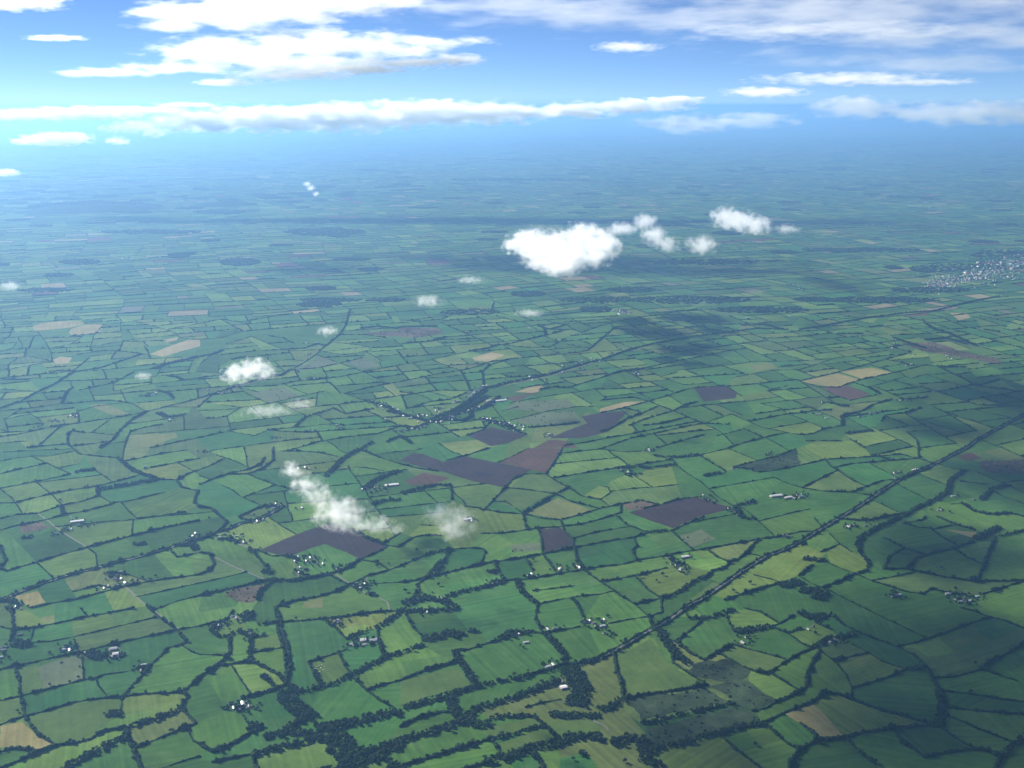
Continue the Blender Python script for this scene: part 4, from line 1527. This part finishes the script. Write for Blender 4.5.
# distant town on the right and far villages: past counting at this size
TV=[];TF=[];tb=0; TM=[]
def tiny(x,y,s,rz,ri):
    global tb
    L,Wd,h,rh=13*s,7*s,5*s,3*s; a,b=L/2,Wd/2; c,sn=math.cos(rz),math.sin(rz)
    v=np.array([(-a,-b,0),(a,-b,0),(a,b,0),(-a,b,0),(-a,-b,h),(a,-b,h),(a,b,h),(-a,b,h),(-a,0,h+rh),(a,0,h+rh),(-a,0,h+rh),(a,0,h+rh)],float)
    v=np.stack([v[:,0]*c-v[:,1]*sn+x,v[:,0]*sn+v[:,1]*c+y,v[:,2]],1); TV.append(v)
    f=np.array([(0,1,5,4),(2,3,7,6),(1,2,6,5),(3,0,4,7),(5,6,9,9),(7,4,8,8),(4,5,9,8),(6,7,8,9)])
    f=f[[0,1,2,3,6,7]]; TF.append(f+tb); wl=random.choice([0,5,5,5,5]); TM.extend([wl]*4+[ri,ri]); tb+=12
townspots=[]
for _ in range(620):
    t=random.random(); px_=928+100*t+random.gauss(0,4); py_=285-20*t**1.2+ random.gauss(0,3+4*t)+ (0 if t<.4 else -2)
    townspots.append((px_,py_))
for cx,cy,n,sx,sy in [(935,205,14,20,3),(140,258,18,22,4),(355,278,8,14,3),(800,288,8,12,3),(150,185,8,30,3),(620,312,24,10,3),(205,232,7,20,3),(930,275,14,12,3),(880,225,8,18,3),(60,244,5,20,3)]:
    for _ in range(n): townspots.append((cx+random.gauss(0,sx*.6),cy+random.gauss(0,sy*.6)))
for px_,py_ in townspots:
    g=ground(px_,py_); tiny(g[0],g[1],random.uniform(.8,1.5)*(2 if random.random()<.04 else 1),random.uniform(0,3),random.choice([1,1,2,3,4]))
tag(link(mesh_np('town',np.concatenate(TV),np.concatenate(TF),[M['cream'],M['slate'],M['tile'],M['slate'],M['greytin'],M['stonewall']],mi=TM),'distant_town'),'distant town and villages of tiny pale houses on the plain','town',kind='stuff')
# trees around the far town, dark copses, and clumps standing in for distant shadow
far=[]
for cx,cy,sx,sy,n in [(960,268,50,4,220),(1000,255,30,5,120),(95,207,66,5,1200),(220,212,25,2,240),(325,232,40,4,420),(240,262,20,4,260),(150,232,50,2,220),(80,262,20,3,200),(520,180,70,1.2,240),(690,300,60,4,260),(600,300,40,3,160),(880,300,60,3,260),(930,290,40,3,200),(760,310,50,3,200),(860,250,60,2,300),(700,262,60,3,200),(470,312,30,3,100),(330,300,30,2,100),(385,300,20,2,100),(45,290,30,2,100)]:
    for _ in range(int(n*1.6)):
        px_,py_=cx+random.uniform(-1,1)*sx,cy+random.uniform(-1,1)*sy
        if ((px_-cx)/sx)**2+((py_-cy)/sy)**2>1: continue
        g=ground(px_,py_); far.append((g[0],g[1],py_))
A=np.array(far); r=rng.uniform(7,12,len(A))*np.clip(1+(260-A[:,2])/60,1,2.2); V,F=blobs(np.stack([A[:,0],A[:,1],r*.3],1),np.stack([r*1.7,r*1.7,r*.6],1))
tag(link(mesh_np('far_copses_and_shade',V,F,[M['wood']]),'distant_copses_and_shade'),'dark woods and copses far out on the plain, some standing in for shadow','woodland',kind='stuff')
# pale bales in the rounded pasture
bm_items=[]
n=14; a=np.arange(n)/n*6.283; V=[(1.4,1.4*math.cos(t),1.4+1.4*math.sin(t)) for t in a]+[(-1.4,1.4*math.cos(t),1.4+1.4*math.sin(t)) for t in a]
F=[(i,(i+1)%n,n+(i+1)%n,n+i) for i in range(n)]+[tuple(range(n))[::-1],tuple(range(n,2*n))]; bme=bpy.data.meshes.new('hay_bale'); bme.from_pydata(V,[],F); bme.materials.append(M['bale'])
for u,v in [(540,288),(552,294),(560,283),(571,280),(566,297),(580,290),(590,300),(575,306),(602,293),(596,284),(608,302),(585,276)]:
    g=ground(200+u/4.8,608+v/4.8); o=link(bme,'hay_bale',loc=(g[0],g[1],0)); o.rotation_euler.z=random.random()*3; tag(o,'pale round bale lying in the rounded pasture at lower left centre','hay bale','round bales scattered over one pasture')
# ---------------------------------------------------------------- haze
def boxobj(name,x0,y0,z0,x1,y1,z1,mat): return link(boxm(name,x0,y0,z0,x1,y1,z1,mat),name)
hb_=NB('haze_air'); pv=hb_.n('VolumePrincipled'); pv.inputs['Color'].default_value=(*HAZE_C,1); pv.inputs['Density'].default_value=HAZE_D; pv.inputs['Anisotropy'].default_value=HAZE_G
hb_.l(pv.outputs[0],hb_.out.inputs['Volume'])
if HAZE_D>0: tag(boxobj('haze',-270000,-21000,-1,270000,310000,ALT+HAZE_TOP,hb_.m),'blue air haze over the whole plain','haze',kind='stuff')
# ---------------------------------------------------------------- clouds
def cloud(name,label,lobes,D=None,alt=None,world=None,gain=1.5,grow=1.3,dens=.05,depth=1.0,wisp=1.0,streak=1.0,group=None,aniso=CL_G,flat=1.0,nscale=1.0,rate=1.0):
    L=[]
    for (px_,py_,rx,ry) in lobes:
        if D: c=atdist(px_,py_,D); sc_=D/CP/FPX
        else:
            g=ground(px_,py_,alt); c=np.array([g[0],g[1],alt]); sc_=math.hypot(g[1],ALT-alt)/FPX
        if D: r=np.array([rx*sc_,min(rx,ry*4+8)*sc_*depth,ry*sc_])
        else:
            dep=math.atan2(ALT-c[2],c[1]); r=np.array([rx*sc_,ry*sc_*1.25*depth/(.5+math.sin(dep)),ry*sc_*.95])
        L.append((c,r))
    if world: L=[(np.array(c),np.array(r)) for c,r in world]
    C=np.array([l[0] for l in L]); Rr=np.array([l[1] for l in L]); k=1.6
    lo=(C-Rr*k).min(0); hi=(C+Rr*k).max(0); ctr=(lo+hi)/2
    me=boxm(name,*(lo-ctr),*(hi-ctr),None) if False else None
    # closed hull made of an ellipsoid round every lobe, joined
    import bmesh
    bm=bmesh.new()
    for c,r in L:
        bmesh.ops.create_icosphere(bm,subdivisions=1,radius=1.0,matrix=Matrix.Translation(Vector(c-ctr))@Matrix.Diagonal((*(r*k*1.12),1)))
    if len(L)>1:
        pts=[v.co.copy() for v in bm.verts]; bm.clear()
        for p in pts: bm.verts.new(p)
        res=bmesh.ops.convex_hull(bm,input=bm.verts); 
        dead=[g for g in res['geom_interior']+res['geom_unused'] if isinstance(g,bmesh.types.BMVert)]
        bmesh.ops.delete(bm,geom=list(set(dead)),context='VERTS')
    me=bpy.data.meshes.new(name); bm.to_mesh(me); bm.free()
    b=NB('vapour_'+name); tc=b.n('TexCoord').outputs['Object']; size=float(np.median(Rr[:,2]))
    base=None
    mp=b.n('Mapping'); mp.inputs['Scale'].default_value=(1/streak,1/streak,1.0*flat); b.l(tc,mp.inputs['Vector']); 
    loc=(random.random()*999,random.random()*999,random.random()*999); mp.inputs['Location'].default_value=loc
    nz=b.noise(mp.outputs[0],.95/size*nscale,8,.66)
    for c,r in L:
        v=b.n('VectorMath',operation='SUBTRACT'); b.l(tc,v.inputs[0]); v.inputs[1].default_value=tuple(c-ctr)
        w_=b.n('VectorMath',operation='DIVIDE'); b.l(v.outputs[0],w_.inputs[0]); w_.inputs[1].default_value=tuple(r*grow)
        ln=b.n('VectorMath',operation='LENGTH'); b.l(w_.outputs[0],ln.inputs[0]); f=b.math('SUBTRACT',1.0,ln.outputs['Value'])
        base=f if base is None else b.math('SMOOTH_MAX',base,f,.25)
    val=b.math('ADD',base,b.math('MULTIPLY',b.math('SUBTRACT',nz,.5),3.0*wisp))
    val=b.math('SUBTRACT',val,.12)
    val=b.math('MULTIPLY',val,gain,clamp=True)
    dens_=dens*(5200/D if D and D>16000 else (7000/D if D else 1)); den=b.math('MULTIPLY',b.math('POWER',val,1.3),dens_)
    pv=b.n('VolumePrincipled'); pv.inputs['Color'].default_value=(1,1,1,1); pv.inputs['Anisotropy'].default_value=aniso; b.l(den,pv.inputs['Density']); b.l(pv.outputs[0],b.out.inputs['Volume'])
    b.m.cycles.volume_step_rate=rate*CL_RATE; b.m.cycles.homogeneous_volume=False
    me.materials.append(b.m); o=link(me,'cloud',loc=tuple(ctr)); tag(o,label,'cloud',group); return o
exec_clouds=CLOUDS
lowg='small low clouds over the fields'; hig='long cloud bands along the horizon'
if CLOUDS:
    ALTC=520
    cloud('c','largest bright puffy white cloud above the middle fields',[(530,243,19,11),(550,250,24,14),(565,260,22,12),(586,241,24,13),(602,248,14,10),(515,247,10,6),(545,265,13,7),(586,258,18,8),(562,268,14,7)],alt=ALTC,dens=.03,wisp=1.35,nscale=1.0,grow=1.32,gain=1.1,group=lowg)
    cloud('c','thin grey wisp trailing off the right end of the largest puffy cloud',[(622,229,13,6)],alt=ALTC,dens=.012,wisp=1,group=lowg)
    cloud('c','slanting soft cloud streak second right of the largest puffy cloud',[(645,222,9,7),(655,236,10,8),(668,244,10,6)],alt=ALTC,dens=.008,wisp=1.4,grow=1.4,group=lowg)
    cloud('c','round soft cloud just below the gap between the two right puffs',[(702,245,13,8)],alt=ALTC,dens=.008,wisp=1.3,grow=1.35,group=lowg)
    cloud('c','oblong white cloud at upper right with a rounded left end',[(728,218,13,9),(743,222,14,8),(757,225,12,7)],alt=ALTC,dens=.012,wisp=1.3,grow=1.35,group=lowg)
    cloud('c','faint rightmost puff of the row of small clouds',[(787,229,12,5)],alt=ALTC,dens=.006,wisp=.9,group=lowg)
    cloud('c','bright little cloud over the left fields beside the lane',[(236,374,11,8),(254,369,12,9),(268,373,8,5)],alt=ALTC,dens=.018,wisp=1.5,grow=1.4,group=lowg)
    cloud('c','small white tuft above the left of centre fields',[(327,331,9,5)],alt=ALTC,dens=.011,wisp=1.2,group=lowg)
    cloud('c','lowest ragged cloud drifting over the ploughed field and village',[(292,470,9,7),(305,484,12,8),(318,495,12,8),(338,512,20,13),(350,519,15,10),(372,526,20,7),(392,528,12,5)],alt=ALTC,dens=.030,wisp=1.6,nscale=.85,grow=1.38,gain=.95,group=lowg)
    cloud('c','torn grey-white cloud right of the lowest cloud',[(440,512,14,9),(458,522,15,12),(450,530,12,8)],alt=ALTC,dens=.017,wisp=1.7,nscale=.85,grow=1.4,gain=.95,group=lowg)
    cloud('c','flat faint cloud below the largest puffy cloud',[(530,313,14,4)],alt=ALTC,dens=.012,wisp=.8,group=lowg)
    cloud('c','tiny faint puff at the left beside the gold crop fields',[(143,376,8,4)],alt=ALTC,dens=.012,wisp=.9,group=lowg)
    cloud('c','broken faint veil over the fields left of the village',[(268,411,24,6),(300,404,14,5)],alt=ALTC,dens=.009,wisp=1.1,group=lowg)
    cloud('c','thin slanted white streak far out upper left of centre',[(307,184,4,2.5),(311,188,4,3),(316,194,3,2.5)],alt=ALTC,dens=.01,wisp=.8,group=lowg)
    cloud('c','tiny speck of cloud beside the thin slanted streak',[(325,181,4,2.5)],alt=ALTC,dens=.008,wisp=.8,group=lowg)
    cloud('c','small blurred cloud cut by the left edge below the horizon bands',[(5,173,14,4)],alt=ALTC,dens=.014,wisp=.7,group=lowg)
    cloud('c','faint puff at the left edge above the gold fields',[(10,286,11,5)],alt=ALTC,dens=.006,wisp=.8,group=lowg)
    cloud('c','faint smear of cloud left below the largest puffy cloud',[(428,301,14,6)],alt=ALTC,dens=.008,wisp=1.1,group=lowg)
    cloud('c','faint small smear directly left of the largest puffy cloud',[(470,280,14,4)],alt=ALTC,dens=.008,wisp=1,group=lowg)
    D1=17500
    cloud('c','longest bright cloud band lying along the horizon',[(172,121,18,7),(215,121,45,8),(270,119,55,9),(340,118,60,10),(410,114,60,9),(470,113,45,8),(520,114,24,7),(570,111,40,5),(630,106,45,5),(675,101,24,4)],D=D1,dens=.042,depth=.5,wisp=1.00,grow=1.5,nscale=1.0,rate=.4,streak=2.5,group=hig)
    cloud('c','small ragged white cloud at the left end under the bands',[(30,141,14,3),(55,139,26,5),(72,136,14,3)],D=D1,dens=.042,depth=.6,wisp=1.05,grow=1.5,nscale=1.0,rate=.4,streak=2,group=hig)
    cloud('c','little humped white cloud just left of the longest band',[(115,128,12,3),(135,126,20,5),(152,132,12,4),(118,141,10,3)],D=D1,dens=.028,depth=.6,wisp=1.05,grow=1.5,nscale=1.0,rate=.4,streak=2,group=hig)
    cloud('c','flat white cloud strip at the left edge above the ragged one',[(20,115,50,4),(80,113,55,5),(135,110,45,3),(185,105,24,2)],D=D1,dens=.042,depth=.6,wisp=0.95,grow=1.5,nscale=1.0,rate=.4,streak=3,group=hig)
    D2=14500
    cloud('c','big white feathered cloud bank at upper left',[(215,52,45,12),(255,55,45,14),(310,45,60,12),(300,62,60,8),(370,48,55,8),(430,42,50,5),(190,68,50,5),(110,73,40,4)],D=D2,dens=.0075,depth=.5,wisp=1.00,grow=1.5,nscale=1.0,rate=.4,streak=3.5,group=hig)
    cloud('c','bright cloud sliver just below the big upper left bank',[(230,82,24,3),(290,75,50,4),(350,69,50,5),(410,63,50,4),(455,59,24,4)],D=D2*.93,dens=.012,depth=.5,wisp=0.90,grow=1.5,nscale=1.0,rate=.4,streak=4,group=hig)
    cloud('c','white cloud cut by the top edge left of centre',[(170,25,35,5),(220,14,60,11),(290,5,70,12),(350,2,60,8)],D=D2,dens=.0075,depth=.5,wisp=0.95,grow=1.5,nscale=1.0,rate=.4,streak=3.5,group=hig)
    cloud('c','white cloud corner cut by the top left corner',[(10,3,38,6)],D=D2,dens=.012,depth=.6,wisp=1.15,grow=1.5,nscale=1.0,rate=.4,streak=3,group=hig)
    cloud('c','tiny thin cloud dash at the upper left',[(56,38,22,2.2)],D=D2,dens=.014,depth=.8,wisp=0.95,grow=1.5,nscale=1.0,rate=.4,streak=3,group=hig)
    cloud('c','soft white dash near the top right of centre',[(628,47,25,4)],D=D2,dens=.006,depth=.8,wisp=1.05,grow=1.5,nscale=1.0,rate=.4,streak=3,group=hig)
    cloud('c','bright almond cloud right of the longest band',[(765,92,32,4)],D=D2,dens=.010,depth=.8,wisp=0.95,grow=1.5,nscale=1.0,rate=.4,streak=3,group=hig)
    cloud('c','long soft cloud streak above the right horizon puffs',[(850,79,70,5),(910,82,50,3)],D=D2,dens=.005,depth=.8,wisp=1.15,grow=1.5,nscale=1.0,rate=.4,streak=4,group=hig)
    cloud('c','soft oval cloud sitting on the horizon at the right',[(858,108,36,8)],D=D1,dens=.010,depth=.7,wisp=1.15,grow=1.5,nscale=1.0,rate=.4,streak=2.5,group=hig)
    cloud('c','soft long cloud on the horizon cut by the right edge',[(940,113,35,9),(985,113,45,9),(1025,112,30,7)],D=D1,dens=.011,depth=.6,wisp=1.15,grow=1.5,nscale=1.0,rate=.4,streak=2.5,group=hig)
    cloud('c','faint cloud smear under the right end of the longest band',[(690,123,42,7),(745,120,40,6)],D=D1,dens=.007,depth=.6,wisp=1.35,grow=1.5,nscale=1.0,rate=.4,streak=3,group=hig)
    cloud('c','thin veil streak near the top at the right',[(820,30,110,7),(760,36,60,4)],D=D2*1.2,dens=.003,depth=.6,wisp=1.25,grow=1.5,nscale=1.0,rate=.4,streak=5,group=hig)
    cloud('c','broad pale cloud veil across the top right corner',[(560,8,150,14),(700,22,150,12),(860,10,180,16),(980,35,120,16),(930,60,140,9)],D=D2*1.3,dens=.0016,depth=.5,wisp=1.15,grow=1.5,nscale=1.0,rate=.4,streak=5,group=hig)

    # unseen broken layer added high at upper left to shade the right-hand fields
    WL=[]
    for (px_,py_,r_) in [(1010,395,700),(1040,480,620),(990,560,420),(930,640,480),(860,730,470),(1010,730,500),(730,760,380),(960,430,400),(1010,640,380),(1060,420,800)]:
        g=ground(px_,py_); A_=3500; k_=A_/math.tan(SUN_EL); WL.append(((g[0]-math.sin(SUN_AZ)*k_,g[1]+math.cos(SUN_AZ)*k_,A_+random.uniform(-60,60)),(r_,r_,130)))
    cloud('c','unseen thin cloud layer added above the frame to shade the right-hand fields',[],world=WL,dens=.0065,wisp=.7,gain=1.4,grow=1.15,streak=2.5,nscale=.7,group='added unseen shade cloud layer')
